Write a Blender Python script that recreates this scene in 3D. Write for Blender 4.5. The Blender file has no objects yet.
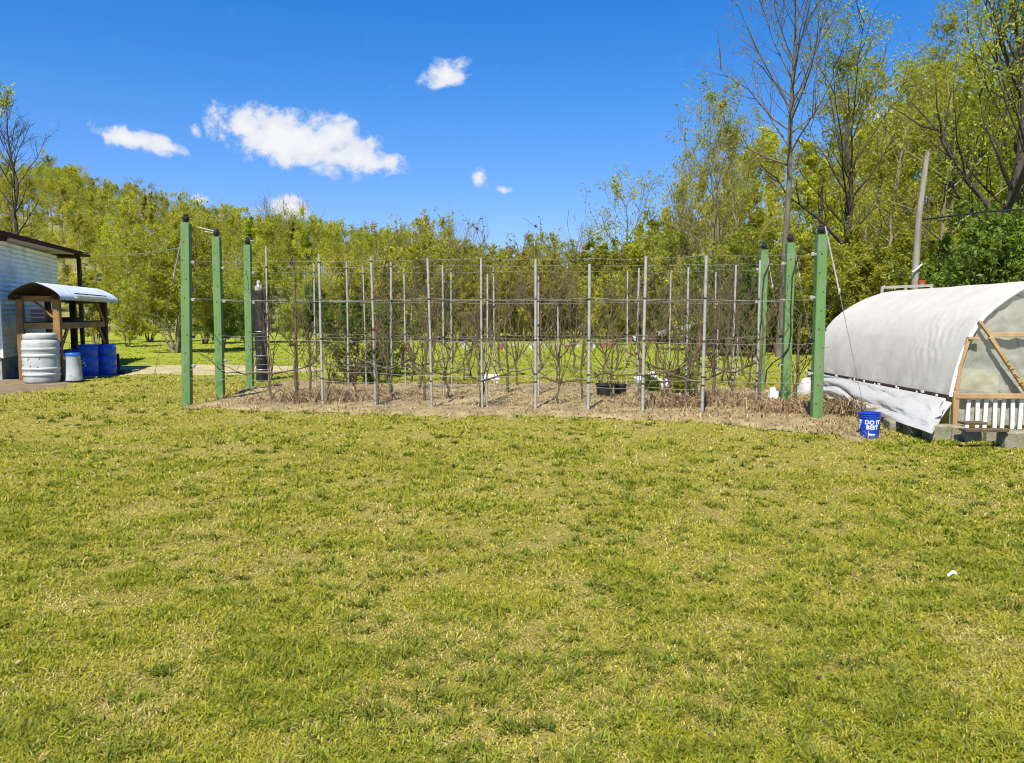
import bpy, math, random
import numpy as np
from mathutils import Vector, Matrix

C = bpy.context.scene.collection
SC = bpy.context.scene
R = math.radians
F_PX, CAM_H, HORIZON = 780.0, 1.6, 315.0
PITCH = math.atan((381.5 - HORIZON) / F_PX)
SIN, COS = math.sin(PITCH), math.cos(PITCH)

# ------------------------------------------------------------------ where things stand
def ray(px, py):
    u, v = (px - 512) / F_PX, -(py - 381.5) / F_PX
    return np.array([u, v * SIN + COS, v * COS - SIN])

def at(px, py, Y):
    d = ray(px, py)
    return np.array([0, 0, CAM_H]) + d * (Y / d[1])

def gnd(px, py, z=0.0):
    d = ray(px, py)
    t = (z - CAM_H) / d[2]
    return np.array([0, 0, CAM_H]) + d * t

def px_of(x, y, z):
    zc = y * COS - (z - CAM_H) * SIN
    return 512 + F_PX * x / zc

# ------------------------------------------------------------------ noise
def _hash(ix, iy, seed):
    h = (ix.astype(np.int64) * 374761393 + iy.astype(np.int64) * 668265263 + seed * 1442695041) & 0xFFFFFFFF
    h = ((h ^ (h >> 13)) * 1274126177) & 0xFFFFFFFF
    return ((h ^ (h >> 16)) & 0xFFFF) / 65535.0

def vnoise(x, y, seed=0):
    x = np.asarray(x, float); y = np.asarray(y, float)
    ix, iy = np.floor(x), np.floor(y)
    fx, fy = x - ix, y - iy
    fx = fx * fx * (3 - 2 * fx); fy = fy * fy * (3 - 2 * fy)
    a = _hash(ix, iy, seed); b = _hash(ix + 1, iy, seed)
    c = _hash(ix, iy + 1, seed); d = _hash(ix + 1, iy + 1, seed)
    return (a * (1 - fx) + b * fx) * (1 - fy) + (c * (1 - fx) + d * fx) * fy

def fbm(x, y, seed=0, octv=4):
    s, a, n = 0, 0.5, 0
    for k in range(octv):
        s = s + a * vnoise(x * 2 ** k, y * 2 ** k, seed + k * 17); n += a; a *= 0.5
    return s / n

def smooth(a, b, x):
    t = np.clip((x - a) / (b - a), 0, 1)
    return t * t * (3 - 2 * t)

def in_poly(x, y, poly):
    inside = np.zeros(x.shape, bool)
    n = len(poly)
    for i in range(n):
        x0, y0 = poly[i][:2]; x1, y1 = poly[(i + 1) % n][:2]
        c = ((y0 > y) != (y1 > y)) & (x < (x1 - x0) * (y - y0) / (y1 - y0 + 1e-12) + x0)
        inside ^= c
    return inside

# ------------------------------------------------------------------ meshes
ORG = {}

def fast_mesh(name, V, FS, mats=(), smooth_shade=True, cols=None):
    me = bpy.data.meshes.new(name)
    V = np.asarray(V, np.float32)
    FS = [np.asarray(f, np.int32) for f in FS if len(f)]
    nl = sum(f.size for f in FS); nf = sum(len(f) for f in FS)
    me.vertices.add(len(V)); me.vertices.foreach_set('co', V.ravel())
    me.loops.add(nl); me.polygons.add(nf)
    me.loops.foreach_set('vertex_index', np.concatenate([f.ravel() for f in FS]))
    tot = np.concatenate([np.full(len(f), f.shape[1], np.int32) for f in FS])
    st = np.concatenate([[0], np.cumsum(tot)[:-1]]).astype(np.int32)
    me.polygons.foreach_set('loop_start', st)
    me.polygons.foreach_set('use_smooth', np.full(nf, smooth_shade))
    for m in mats: me.materials.append(m)
    if cols is not None:
        at_ = me.color_attributes.new('Col', 'FLOAT_COLOR', 'POINT')
        c4 = np.ones((len(V), 4), np.float32); c4[:, :3] = cols
        at_.data.foreach_set('color', c4.ravel())
    me.update(calc_edges=True)
    return me

def tag(o, label=None, cat=None, group=None, kind=None):
    if label: o['label'] = label
    if cat: o['category'] = cat
    if group: o['group'] = group
    if kind: o['kind'] = kind
    return o

def link(name, me, parent=None, origin=(0, 0, 0)):
    o = bpy.data.objects.new(name, me); C.objects.link(o)
    if parent is not None:
        o.parent = parent
    else:
        o.location = origin
        ORG[o] = np.array(origin, float)
    return o

def thing(name, label, cat, loc=(0, 0, 0), group=None, rz=0.0):
    o = bpy.data.objects.new(name, None); C.objects.link(o)
    o.location = loc; o.rotation_euler = (0, 0, rz)
    o.empty_display_size = 0.2
    ORG[o] = np.array(loc, float)
    return tag(o, label, cat, group)

def root_org(o):
    while o.parent is not None: o = o.parent
    return ORG.get(o, np.zeros(3))

def copy_tree(o, parent=None):
    c = o.copy(); C.objects.link(c)
    if parent is not None: c.parent = parent
    for ch in [q for q in KIDS.get(o, [])]:
        KIDS.setdefault(c, []).append(copy_tree(ch, c))
    return c
KIDS = {}

class MB:
    def __init__(s): s.V = []; s.F = []; s.n = 0; s.S = []
    def add(s, V, F, sm=False):
        V = np.asarray(V, float)
        for f in F: s.F.append(tuple(int(i) + s.n for i in f)); s.S.append(sm)
        s.V.append(V); s.n += len(V); return s
    def box(s, c, size, ax=None, bev=0.0):
        """axis-aligned or oriented box; ax = 3x3 rows of local axes"""
        hx, hy, hz = np.array(size) / 2.0
        b = min(bev, hx * .45, hy * .45, hz * .45)
        A = np.eye(3) if ax is None else np.array(ax, float)
        if b <= 0:
            P = np.array([[x, y, z] for z in (-hz, hz) for y in (-hy, hy) for x in (-hx, hx)])
            s.add(P @ A + c, [(0, 2, 3, 1), (4, 5, 7, 6), (0, 1, 5, 4), (2, 6, 7, 3), (0, 4, 6, 2), (1, 3, 7, 5)])
            return s
        # chamfered box: 24 vertices
        P = []; idx = {}
        for sx in (-1, 1):
            for sy in (-1, 1):
                for sz in (-1, 1):
                    for k in range(3):
                        q = [sx * (hx - b), sy * (hy - b), sz * (hz - b)]
                        q[k] = (sx * hx, sy * hy, sz * hz)[k]
                        idx[(sx, sy, sz, k)] = len(P); P.append(q)
        F = []
        def quad(L):
            pts = np.array([P[i] for i in L]); n = np.cross(pts[1] - pts[0], pts[2] - pts[0])
            F.append(tuple(L) if np.dot(n, pts.mean(0)) > 0 else tuple(reversed(L)))
        for k in range(3):
            i, j = [(1, 2), (0, 2), (0, 1)][k]
            for sg in (-1, 1):
                L = []
                for (a, d) in ((-1, -1), (1, -1), (1, 1), (-1, 1)):
                    t = [0, 0, 0]; t[k] = sg; t[i] = a; t[j] = d
                    L.append(idx[(*t, k)])
                quad(L)
            for a in (-1, 1):
                for d in (-1, 1):
                    t0 = [0, 0, 0]; t0[i] = a; t0[j] = d; t0[k] = -1
                    t1 = list(t0); t1[k] = 1
                    quad([idx[(*t0, i)], idx[(*t1, i)], idx[(*t1, j)], idx[(*t0, j)]])
        for sx in (-1, 1):
            for sy in (-1, 1):
                for sz in (-1, 1):
                    L = [idx[(sx, sy, sz, k)] for k in range(3)]
                    pts = np.array([P[i] for i in L]); n = np.cross(pts[1] - pts[0], pts[2] - pts[0])
                    F.append(tuple(L) if np.dot(n, pts.mean(0)) > 0 else tuple(reversed(L)))
        s.add(np.array(P) @ A + c, F); return s
    def bar(s, p0, p1, w, d, side=(1, 0, 0), bev=0.0):
        """timber of section w (along side) x d from p0 to p1"""
        p0, p1 = np.array(p0, float), np.array(p1, float)
        z = p1 - p0; L = np.linalg.norm(z); z = z / L
        x = np.array(side, float); x = x - z * x.dot(z); x /= np.linalg.norm(x)
        y = np.cross(z, x)
        return s.box((p0 + p1) / 2, (w, d, L), [x, y, z], bev)
    def tube(s, P, r, k=8, caps=True):
        V, Fq = tube_arrays(np.array(P, float), r, k)
        F = [tuple(q) for q in Fq]
        n = len(P)
        if caps:
            F.append(tuple(range(k - 1, -1, -1))); F.append(tuple((n - 1) * k + i for i in range(k)))
        s.add(V, F, True); return s
    def lathe(s, prof, c=(0, 0, 0), k=28, close=True):
        prof = np.array(prof, float); n = len(prof)
        a = np.arange(k) / k * 2 * math.pi
        V = np.stack([prof[:, 0:1] * np.cos(a), prof[:, 0:1] * np.sin(a), np.repeat(prof[:, 1:2], k, 1)], -1).reshape(-1, 3)
        F = [(i * k + j, i * k + (j + 1) % k, (i + 1) * k + (j + 1) % k, (i + 1) * k + j) for i in range(n - 1) for j in range(k)]
        if close:
            F.append(tuple(range(k - 1, -1, -1))); F.append(tuple((n - 1) * k + i for i in range(k)))
        s.add(V + np.array(c), F, True); return s
    def grid(s, P):
        n, m = P.shape[:2]
        F = [(i * m + j, (i + 1) * m + j, (i + 1) * m + j + 1, i * m + j + 1) for i in range(n - 1) for j in range(m - 1)]
        s.add(P.reshape(-1, 3), F, True); return s
    def build(s, name, mat, parent=None, origin=None):
        V = np.concatenate(s.V)
        o0 = root_org(parent) if parent is not None else np.array(origin if origin is not None else (0, 0, 0), float)
        me = bpy.data.meshes.new(name)
        me.from_pydata((V - o0).tolist(), [], s.F)
        me.polygons.foreach_set('use_smooth', s.S)
        if any(s.S):
            try: me.set_sharp_from_angle(angle=R(40))
            except Exception: pass
        me.materials.append(mat); me.update()
        o = link(name, me, parent, o0 if parent is None else (0, 0, 0))
        if parent is not None: KIDS.setdefault(parent, []).append(o)
        return o

def tube_arrays(P, r, k):
    n = len(P); r = np.broadcast_to(np.asarray(r, float), (n,))
    T = np.gradient(P, axis=0); T /= np.linalg.norm(T, axis=1, keepdims=True) + 1e-9
    ref = np.array([0.31, 0.17, 0.93]) if abs(T[0, 2]) < .8 else np.array([0.92, 0.35, 0.1])
    X = np.cross(T, ref); X /= np.linalg.norm(X, axis=1, keepdims=True) + 1e-9
    Y = np.cross(T, X)
    a = np.arange(k) / k * 2 * math.pi
    V = P[:, None] + r[:, None, None] * (np.cos(a)[None, :, None] * X[:, None] + np.sin(a)[None, :, None] * Y[:, None])
    i = np.arange(n - 1)[:, None] * k; j = np.arange(k)[None]; j2 = (j + 1) % k
    Fq = np.stack([i + j, i + j2, i + k + j2, i + k + j], -1).reshape(-1, 4)
    return V.reshape(-1, 3), Fq

class Tubes:
    def __init__(s): s.V = []; s.F = []; s.n = 0
    def add(s, P, r, k):
        V, Fq = tube_arrays(P, r, k); s.V.append(V); s.F.append(Fq + s.n); s.n += len(V)
    def mesh(s, name, mat): return fast_mesh(name, np.concatenate(s.V), [np.concatenate(s.F)], [mat])

# ------------------------------------------------------------------ materials
def new_mat(name):
    m = bpy.data.materials.new(name); m.use_nodes = True
    nt = m.node_tree; nt.nodes.clear()
    out = nt.nodes.new('ShaderNodeOutputMaterial')
    return m, nt, out

def N(nt, kind, **kw):
    n = nt.nodes.new(kind)
    for k, v in kw.items():
        if k.startswith('i_'):
            key = k[2:]
            n.inputs[int(key) if key.isdigit() else key.replace('_', ' ')].default_value = v
        else: setattr(n, k, v)
    return n

def mixc(nt, fac, a, b, blend='MIX'):
    m = nt.nodes.new('ShaderNodeMix'); m.data_type = 'RGBA'; m.blend_type = blend
    for sock, v in ((m.inputs[0], fac), (m.inputs[6], a), (m.inputs[7], b)):
        if isinstance(v, bpy.types.NodeSocket): nt.links.new(v, sock)
        elif isinstance(v, (int, float)): sock.default_value = v
        else: sock.default_value = (*v, 1)
    return m.outputs[2]

def noise_fac(nt, scale, detail=5, lo=0.35, hi=0.65, rough=.6, coord='Object', stretch=None):
    tc = N(nt, 'ShaderNodeTexCoord')
    src = tc.outputs[coord]
    if stretch:
        mp = N(nt, 'ShaderNodeMapping'); mp.inputs['Scale'].default_value = stretch
        nt.links.new(src, mp.inputs[0]); src = mp.outputs[0]
    n = N(nt, 'ShaderNodeTexNoise'); n.inputs['Scale'].default_value = scale
    n.inputs['Detail'].default_value = detail; n.inputs['Roughness'].default_value = rough
    nt.links.new(src, n.inputs['Vector'])
    mr = N(nt, 'ShaderNodeMapRange'); mr.inputs[1].default_value = lo; mr.inputs[2].default_value = hi
    nt.links.new(n.outputs['Fac'], mr.inputs[0])
    return mr.outputs[0]

def mat(name, a, b=None, scale=8, rough=.7, metal=0.0, bump=0.0, bscale=None, dirt=None, dscale=2.5, dlo=.5, dhi=.72, stretch=None, spec=.4):
    m, nt, out = new_mat(name)
    p = N(nt, 'ShaderNodeBsdfPrincipled'); p.inputs['Roughness'].default_value = rough; p.inputs['Metallic'].default_value = metal
    p.inputs['Specular IOR Level'].default_value = spec
    if b is None: b = tuple(x * .75 for x in a)
    col = mixc(nt, noise_fac(nt, scale, stretch=stretch), a, b)
    if dirt: col = mixc(nt, noise_fac(nt, dscale, 6, dlo, dhi, .65), col, dirt)
    nt.links.new(col, p.inputs['Base Color'])
    if bump:
        bp = N(nt, 'ShaderNodeBump'); bp.inputs['Strength'].default_value = bump; bp.inputs['Distance'].default_value = .02
        nt.links.new(noise_fac(nt, bscale or scale * 2, 6, 0, 1, stretch=stretch), bp.inputs['Height'])
        nt.links.new(bp.outputs[0], p.inputs['Normal'])
    nt.links.new(p.outputs[0], out.inputs[0])
    return m

def leaf_mat(name, trans=.35, rough=.55, gloss=.12):
    m, nt, out = new_mat(name)
    a = N(nt, 'ShaderNodeAttribute'); a.attribute_name = 'Col'
    oi = N(nt, 'ShaderNodeObjectInfo')
    hs = N(nt, 'ShaderNodeHueSaturation')
    mr = N(nt, 'ShaderNodeMapRange'); mr.inputs[3].default_value = .485; mr.inputs[4].default_value = .512
    nt.links.new(oi.outputs['Random'], mr.inputs[0]); nt.links.new(mr.outputs[0], hs.inputs['Hue'])
    mv = N(nt, 'ShaderNodeMapRange'); mv.inputs[3].default_value = .8; mv.inputs[4].default_value = 1.18
    ml = N(nt, 'ShaderNodeMath', operation='MULTIPLY'); ml.inputs[1].default_value = 7.31
    fr = N(nt, 'ShaderNodeMath', operation='FRACT')
    nt.links.new(oi.outputs['Random'], ml.inputs[0]); nt.links.new(ml.outputs[0], fr.inputs[0])
    nt.links.new(fr.outputs[0], mv.inputs[0]); nt.links.new(mv.outputs[0], hs.inputs['Value'])
    nt.links.new(a.outputs['Color'], hs.inputs['Color'])
    d = N(nt, 'ShaderNodeBsdfDiffuse'); t = N(nt, 'ShaderNodeBsdfTranslucent'); g = N(nt, 'ShaderNodeBsdfGlossy')
    g.inputs['Roughness'].default_value = rough; g.inputs['Color'].default_value = (.5, .5, .45, 1)
    tc_ = mixc(nt, 1.0, hs.outputs[0], (1.45, 1.42, .6), 'MULTIPLY')
    nt.links.new(hs.outputs[0], d.inputs[0]); nt.links.new(tc_, t.inputs[0])
    m1 = N(nt, 'ShaderNodeMixShader'); m1.inputs[0].default_value = trans
    nt.links.new(d.outputs[0], m1.inputs[1]); nt.links.new(t.outputs[0], m1.inputs[2])
    m2 = N(nt, 'ShaderNodeMixShader'); m2.inputs[0].default_value = gloss
    nt.links.new(m1.outputs[0], m2.inputs[1]); nt.links.new(g.outputs[0], m2.inputs[2])
    nt.links.new(m2.outputs[0], out.inputs[0])
    return m

M = {}
M['leaf'] = leaf_mat('spring_leaf', .52, gloss=.03)
M['grass'] = leaf_mat('grass_blade', .3, gloss=.04)
M['straw'] = leaf_mat('dry_straw', .15, gloss=.02)
M['bark'] = mat('grey_brown_bark', (.27, .235, .13), (.17, .14, .08), 9, .9, bump=.5, stretch=(1, 1, .25))
M['bark_grey'] = mat('pale_grey_bark', (.17, .145, .10), (.09, .075, .05), 7, .9, bump=.5, stretch=(1, 1, .3))
M['bark_dark'] = mat('dark_bark', (.075, .062, .043), (.035, .029, .022), 9, .9, bump=.5, stretch=(1, 1, .25))
M['vine_bark'] = mat('vine_bark', (.15, .115, .055), (.07, .052, .026), 25, .9, bump=.4)
M['green_paint'] = mat('green_painted_wood', (.125, .245, .068), (.085, .19, .046), 9, .6, bump=.5, bscale=40, stretch=(1, 1, .08), dirt=(.17, .21, .12), dscale=6, dlo=.46, dhi=.70)
M['galv'] = mat('galvanised_steel', (.40, .39, .34), (.29, .28, .245), 14, .6, .0, dirt=(.33, .29, .22), dscale=5)
M['rust'] = mat('rusted_steel', (.20, .11, .07), (.11, .065, .045), 14, .75, .2)
M['wire'] = mat('galvanised_wire', (.33, .32, .28), (.20, .19, .17), 3, .5, .4)
M['black'] = mat('black_plastic', (.012, .012, .013), (.022, .022, .022), 8, .45)
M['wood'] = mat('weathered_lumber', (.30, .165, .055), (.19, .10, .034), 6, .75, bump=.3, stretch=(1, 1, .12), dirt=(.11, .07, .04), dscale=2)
M['wood_x'] = mat('weathered_lumber_rail', (.33, .19, .065), (.21, .115, .038), 6, .75, bump=.3, stretch=(.12, .3, 1), dirt=(.11, .07, .04), dscale=2)
M['wood_new'] = mat('yellow_pine', (.44, .29, .135), (.33, .205, .09), 7, .65, bump=.2, stretch=(1, 1, .15))
M['wood_dark'] = mat('dark_brown_wood', (.06, .04, .028), (.035, .024, .018), 7, .8, bump=.3)  # much darker brown than the other lumber; under-roof timbers, sills and low boards
M['white_paint'] = mat('white_paint', (.78, .78, .74), (.66, .66, .61), 9, .5, dirt=(.5, .48, .4), dscale=4)
M['metal_sheet'] = mat('whitened_corrugated_sheet', (.86, .90, .86), (.74, .80, .77), 3, .5, .05, dirt=(.46, .53, .46), dscale=1.6)
M['roof_sheet'] = mat('galvanised_roof_sheet', (.58, .63, .68), (.47, .52, .57), 5, .42, .2, dirt=(.4, .43, .45), dscale=3)
M['brown_trim'] = mat('dark_brown_fascia', (.060, .026, .020), (.038, .017, .014), 6, .85, spec=.12)
M['soffit'] = mat('pale_soffit_board', (.52, .40, .36), (.42, .33, .29), 5, .8)
M['block'] = mat('mossy_concrete_block', (.27, .25, .17), (.17, .165, .09), 7, .92, bump=.6, bscale=40, dirt=(.09, .12, .04), dscale=5)
M['foundation'] = mat('shed_foundation', (.34, .36, .33), (.24, .26, .23), 4, .9, bump=.3, dirt=(.12, .13, .1))
M['white_drum'] = mat('grimy_white_plastic', (.47, .48, .455), (.37, .385, .365), 4, .42, dirt=(.30, .30, .26), dscale=5, dlo=.56, dhi=.74)
M['grey_plastic'] = mat('pale_grey_plastic', (.40, .43, .42), (.32, .35, .34), 5, .45, dirt=(.2, .2, .18))
M['blue'] = mat('blue_plastic', (.018, .125, .60), (.014, .095, .50), 4, .35, dirt=(.02, .04, .17), dscale=6)
M['bucket_blue'] = mat('bright_blue_plastic', (.010, .058, .44), (.008, .048, .38), 5, .32)
M['print'] = mat('white_print', (.80, .80, .80), (.74, .74, .74), 10, .5)
M['path'] = mat('sandy_path', (.42, .345, .18), (.31, .25, .115), 1.6, .95, bump=.6, bscale=14, dirt=(.22, .21, .07), dscale=1.2)
M['dirt'] = mat('red_brown_dirt', (.21, .155, .085), (.13, .095, .05), 3, .95, bump=.7, bscale=20)
M['soil'] = mat('mulched_soil', (.34, .26, .125), (.19, .14, .06), 2.4, .95, bump=.8, bscale=24, dirt=(.15, .10, .06), dscale=5)
M['bag_white'] = mat('white_plastic_bag', (.78, .78, .78), (.62, .64, .66), 6, .4)
M['bag_black'] = mat('black_plastic_tub', (.02, .021, .02), (.035, .036, .034), 9, .5)
M['flag_red'] = mat('faded_red_cloth', (.28, .11, .075), (.2, .085, .06), 6, .9)
M['flag_white'] = mat('white_cloth', (.50, .51, .50), (.40, .41, .41), 6, .9)
M['orange'] = mat('orange_plastic', (.55, .14, .04), (.45, .11, .03), 5, .5)
M['pole_wood'] = mat('grey_weathered_pole', (.33, .30, .23), (.14, .125, .095), 9, .85, bump=.6, stretch=(1, 1, .1))
M['shed_in'] = mat('dull_crate_wood', (.16, .09, .05), (.10, .06, .035), 6, .8)

# plastic film cover (white, lets some light through)
def film_mat(name, col, trans, clear, rough=.35):
    m, nt, out = new_mat(name)
    c = mixc(nt, noise_fac(nt, 2.2, 6, .4, .75), col, tuple(x * .86 for x in col))
    p = N(nt, 'ShaderNodeBsdfPrincipled'); p.inputs['Roughness'].default_value = rough
    p.inputs['Specular IOR Level'].default_value = .45
    nt.links.new(c, p.inputs['Base Color'])
    t = N(nt, 'ShaderNodeBsdfTranslucent'); nt.links.new(c, t.inputs[0])
    bp = N(nt, 'ShaderNodeBump'); bp.inputs['Strength'].default_value = .35; bp.inputs['Distance'].default_value = .03
    nt.links.new(noise_fac(nt, 5, 3, 0, 1, .5, stretch=(1, .5, .8)), bp.inputs['Height'])
    nt.links.new(bp.outputs[0], p.inputs['Normal'])
    m1 = N(nt, 'ShaderNodeMixShader'); m1.inputs[0].default_value = trans
    nt.links.new(p.outputs[0], m1.inputs[1]); nt.links.new(t.outputs[0], m1.inputs[2])
    last = m1
    if clear > 0:
        tr = N(nt, 'ShaderNodeBsdfTransparent')
        m2 = N(nt, 'ShaderNodeMixShader')
        mr = N(nt, 'ShaderNodeMapRange'); mr.inputs[3].default_value = clear - .2; mr.inputs[4].default_value = min(clear + .15, 1)
        nt.links.new(noise_fac(nt, 2.6, 6, .3, .7, stretch=(1, 1, 2.2)), mr.inputs[0]); nt.links.new(mr.outputs[0], m2.inputs[0])
        nt.links.new(m1.outputs[0], m2.inputs[1]); nt.links.new(tr.outputs[0], m2.inputs[2]); last = m2
    nt.links.new(last.outputs[0], out.inputs[0])
    return m
M['film'] = film_mat('white_greenhouse_film', (.67, .635, .545), .24, 0, .5)
M['film_clear'] = film_mat('cloudy_clear_film', (.60, .60, .50), .35, .36, .25)
M['tarp'] = film_mat('white_skirt_tarp', (.43, .42, .385), .06, 0, .5)

# ------------------------------------------------------------------ camera, sun, sky
cam = bpy.data.cameras.new('camera'); cam.sensor_width = 36; cam.lens = 36 * F_PX / 1024; cam.clip_end = 5000; cam.clip_start = .05
co = bpy.data.objects.new('camera', cam); C.objects.link(co)
co.location = (0, 0, CAM_H); co.rotation_euler = (math.pi / 2 - PITCH, 0, 0)
SC.camera = co

SUN_EL = R(56)
sun_dir = Vector((-.27, -.96, 0)).normalized() * math.cos(SUN_EL) + Vector((0, 0, math.sin(SUN_EL)))
sl = bpy.data.lights.new('sun', 'SUN'); sl.energy = 4.8; sl.angle = R(.53); sl.color = (1, .95, .86)
so = bpy.data.objects.new('sun', sl); C.objects.link(so)
so.location = (-20, -20, 40)
so.rotation_euler = (-sun_dir).to_track_quat('-Z', 'Y').to_euler()

w = bpy.data.worlds.new('World'); SC.world = w; w.use_nodes = True
nt = w.node_tree; nt.nodes.clear()
wo = N(nt, 'ShaderNodeOutputWorld'); bg = N(nt, 'ShaderNodeBackground'); bg.inputs[1].default_value = .108
sky = N(nt, 'ShaderNodeTexSky'); sky.sky_type = 'NISHITA'; sky.sun_disc = False
sky.sun_elevation = SUN_EL
sky.sun_rotation = math.atan2(sun_dir.x, sun_dir.y)
sky.air_density = 1.0; sky.dust_density = .1; sky.ozone_density = 2.2; sky.altitude = 250
hs = N(nt, 'ShaderNodeHueSaturation'); hs.inputs['Hue'].default_value = .507; hs.inputs['Saturation'].default_value = 1.46; hs.inputs['Value'].default_value = 1.0
nt.links.new(sky.outputs[0], hs.inputs['Color'])
tc = N(nt, 'ShaderNodeTexCoord'); sep = N(nt, 'ShaderNodeSeparateXYZ'); nt.links.new(tc.outputs['Generated'], sep.inputs[0])
ym = N(nt, 'ShaderNodeMath', operation='MAXIMUM'); ym.inputs[1].default_value = .02; nt.links.new(sep.outputs[1], ym.inputs[0])
def div(s):
    d = N(nt, 'ShaderNodeMath', operation='DIVIDE'); nt.links.new(s, d.inputs[0]); nt.links.new(ym.outputs[0], d.inputs[1]); return d.outputs[0]
cmb = N(nt, 'ShaderNodeCombineXYZ'); nt.links.new(div(sep.outputs[0]), cmb.inputs[0]); nt.links.new(div(sep.outputs[2]), cmb.inputs[1])
wn = N(nt, 'ShaderNodeTexNoise'); wn.inputs['Scale'].default_value = 9; wn.inputs['Detail'].default_value = 3
nt.links.new(cmb.outputs[0], wn.inputs['Vector'])
wsub = N(nt, 'ShaderNodeVectorMath', operation='SUBTRACT'); wsub.inputs[1].default_value = (.5, .5, .5); nt.links.new(wn.outputs['Color'], wsub.inputs[0])
wsc = N(nt, 'ShaderNodeVectorMath', operation='MULTIPLY'); wsc.inputs[1].default_value = (.06, .035, 0); nt.links.new(wsub.outputs[0], wsc.inputs[0])
warp = N(nt, 'ShaderNodeVectorMath', operation='ADD'); nt.links.new(cmb.outputs[0], warp.inputs[0]); nt.links.new(wsc.outputs[0], warp.inputs[1])
fn = N(nt, 'ShaderNodeTexNoise'); fn.inputs['Scale'].default_value = 30; fn.inputs['Detail'].default_value = 10; fn.inputs['Roughness'].default_value = .62
nt.links.new(warp.outputs[0], fn.inputs['Vector'])
CLOUDS = [(296, 139, 92, 30, 12, 1.0), (246, 122, 42, 22, 25, .85), (345, 160, 55, 20, 6, .9), (388, 164, 26, 13, 8, .72),
          (132, 139, 52, 13, 15, .80), (165, 148, 22, 8, 10, .6), (191, 130, 11, 7, 30, .6), (449, 72, 27, 18, 0, .80), (428, 76, 16, 9, 10, .5),
          (475, 179, 14, 11, 35, .72), (503, 188, 14, 6, -8, .52), (205, 197, 17, 8, 10, .56), (283, 212, 34, 14, 6, .8), (890, 118, 46, 46, 60, .52)]
best = None
for (px, py, hw, hh, rot, wt) in CLOUDS:
    d = ray(px, py); a0, e0 = d[0] / d[1], d[2] / d[1]
    mp = N(nt, 'ShaderNodeMapping'); mp.vector_type = 'TEXTURE'
    mp.inputs['Location'].default_value = (a0, e0, 0); mp.inputs['Rotation'].default_value = (0, 0, R(-rot))
    mp.inputs['Scale'].default_value = (hw * 1.3 / F_PX, hh * 1.4 / F_PX, 1)
    nt.links.new(warp.outputs[0], mp.inputs[0])
    ln = N(nt, 'ShaderNodeVectorMath', operation='LENGTH'); nt.links.new(mp.outputs[0], ln.inputs[0])
    mr = N(nt, 'ShaderNodeMapRange'); mr.inputs[1].default_value = 1.0; mr.inputs[2].default_value = 0.0
    mr.inputs[3].default_value = 0.0; mr.inputs[4].default_value = wt
    nt.links.new(ln.outputs['Value'], mr.inputs[0])
    if best is None: best = mr.outputs[0]
    else:
        mx = N(nt, 'ShaderNodeMath', operation='SMOOTH_MAX'); mx.inputs[2].default_value = .08
        nt.links.new(best, mx.inputs[0]); nt.links.new(mr.outputs[0], mx.inputs[1]); best = mx.outputs[0]
fs = N(nt, 'ShaderNodeMath', operation='MULTIPLY_ADD'); fs.inputs[1].default_value = 1.6; fs.inputs[2].default_value = -.96
nt.links.new(fn.outputs['Fac'], fs.inputs[0])
dens = N(nt, 'ShaderNodeMath', operation='ADD'); nt.links.new(best, dens.inputs[0]); nt.links.new(fs.outputs[0], dens.inputs[1])
cm = N(nt, 'ShaderNodeMapRange'); cm.interpolation_type = 'SMOOTHSTEP'; cm.inputs[1].default_value = .05; cm.inputs[2].default_value = .43
nt.links.new(dens.outputs[0], cm.inputs[0])
front = N(nt, 'ShaderNodeMath', operation='GREATER_THAN'); front.inputs[1].default_value = .05; nt.links.new(sep.outputs[1], front.inputs[0])
anyc = N(nt, 'ShaderNodeMapRange'); anyc.inputs[1].default_value = .03; anyc.inputs[2].default_value = .22; nt.links.new(best, anyc.inputs[0])
fr2 = N(nt, 'ShaderNodeMath', operation='MULTIPLY'); nt.links.new(anyc.outputs[0], fr2.inputs[0]); nt.links.new(front.outputs[0], fr2.inputs[1])
cf = N(nt, 'ShaderNodeMath', operation='MULTIPLY'); nt.links.new(cm.outputs[0], cf.inputs[0]); nt.links.new(fr2.outputs[0], cf.inputs[1])
CLOUD_COL = N(nt, 'ShaderNodeMix'); CLOUD_COL.data_type = 'RGBA'
CLOUD_COL.inputs[6].default_value = (3.7, 4.0, 4.7, 1); CLOUD_COL.inputs[7].default_value = (4.8, 4.85, 5.0, 1)
cs = N(nt, 'ShaderNodeMapRange'); cs.inputs[1].default_value = .25; cs.inputs[2].default_value = .7; nt.links.new(dens.outputs[0], cs.inputs[0])
nt.links.new(cs.outputs[0], CLOUD_COL.inputs[0])
ramp = N(nt, 'ShaderNodeValToRGB'); ce = ramp.color_ramp.elements
ce[0].position = .07; ce[0].color = (.50, .545, .80, 1); ce[1].position = .42; ce[1].color = (1.1, .93, 1.0, 1)
ce.new(.24).color = (.93, .82, .88, 1)
nt.links.new(sep.outputs[2], ramp.inputs[0])
skyc = mixc(nt, 1.0, hs.outputs[0], ramp.outputs[0], 'MULTIPLY')
nt.links.new(mixc(nt, cf.outputs[0], skyc, CLOUD_COL.outputs[2]), bg.inputs[0])
nt.links.new(bg.outputs[0], wo.inputs[0])
SC.view_settings.view_transform = 'Standard'; SC.view_settings.look = 'None'
SC.view_settings.exposure = 0.82; SC.view_settings.gamma = 1
SC.render.engine = 'CYCLES'
SC.cycles.max_bounces = 8; SC.cycles.diffuse_bounces = 5; SC.cycles.glossy_bounces = 2; SC.cycles.transmission_bounces = 4; SC.cycles.transparent_max_bounces = 8
SC.cycles.filter_width = 1.05
SC.cycles.use_denoising = True
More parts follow.
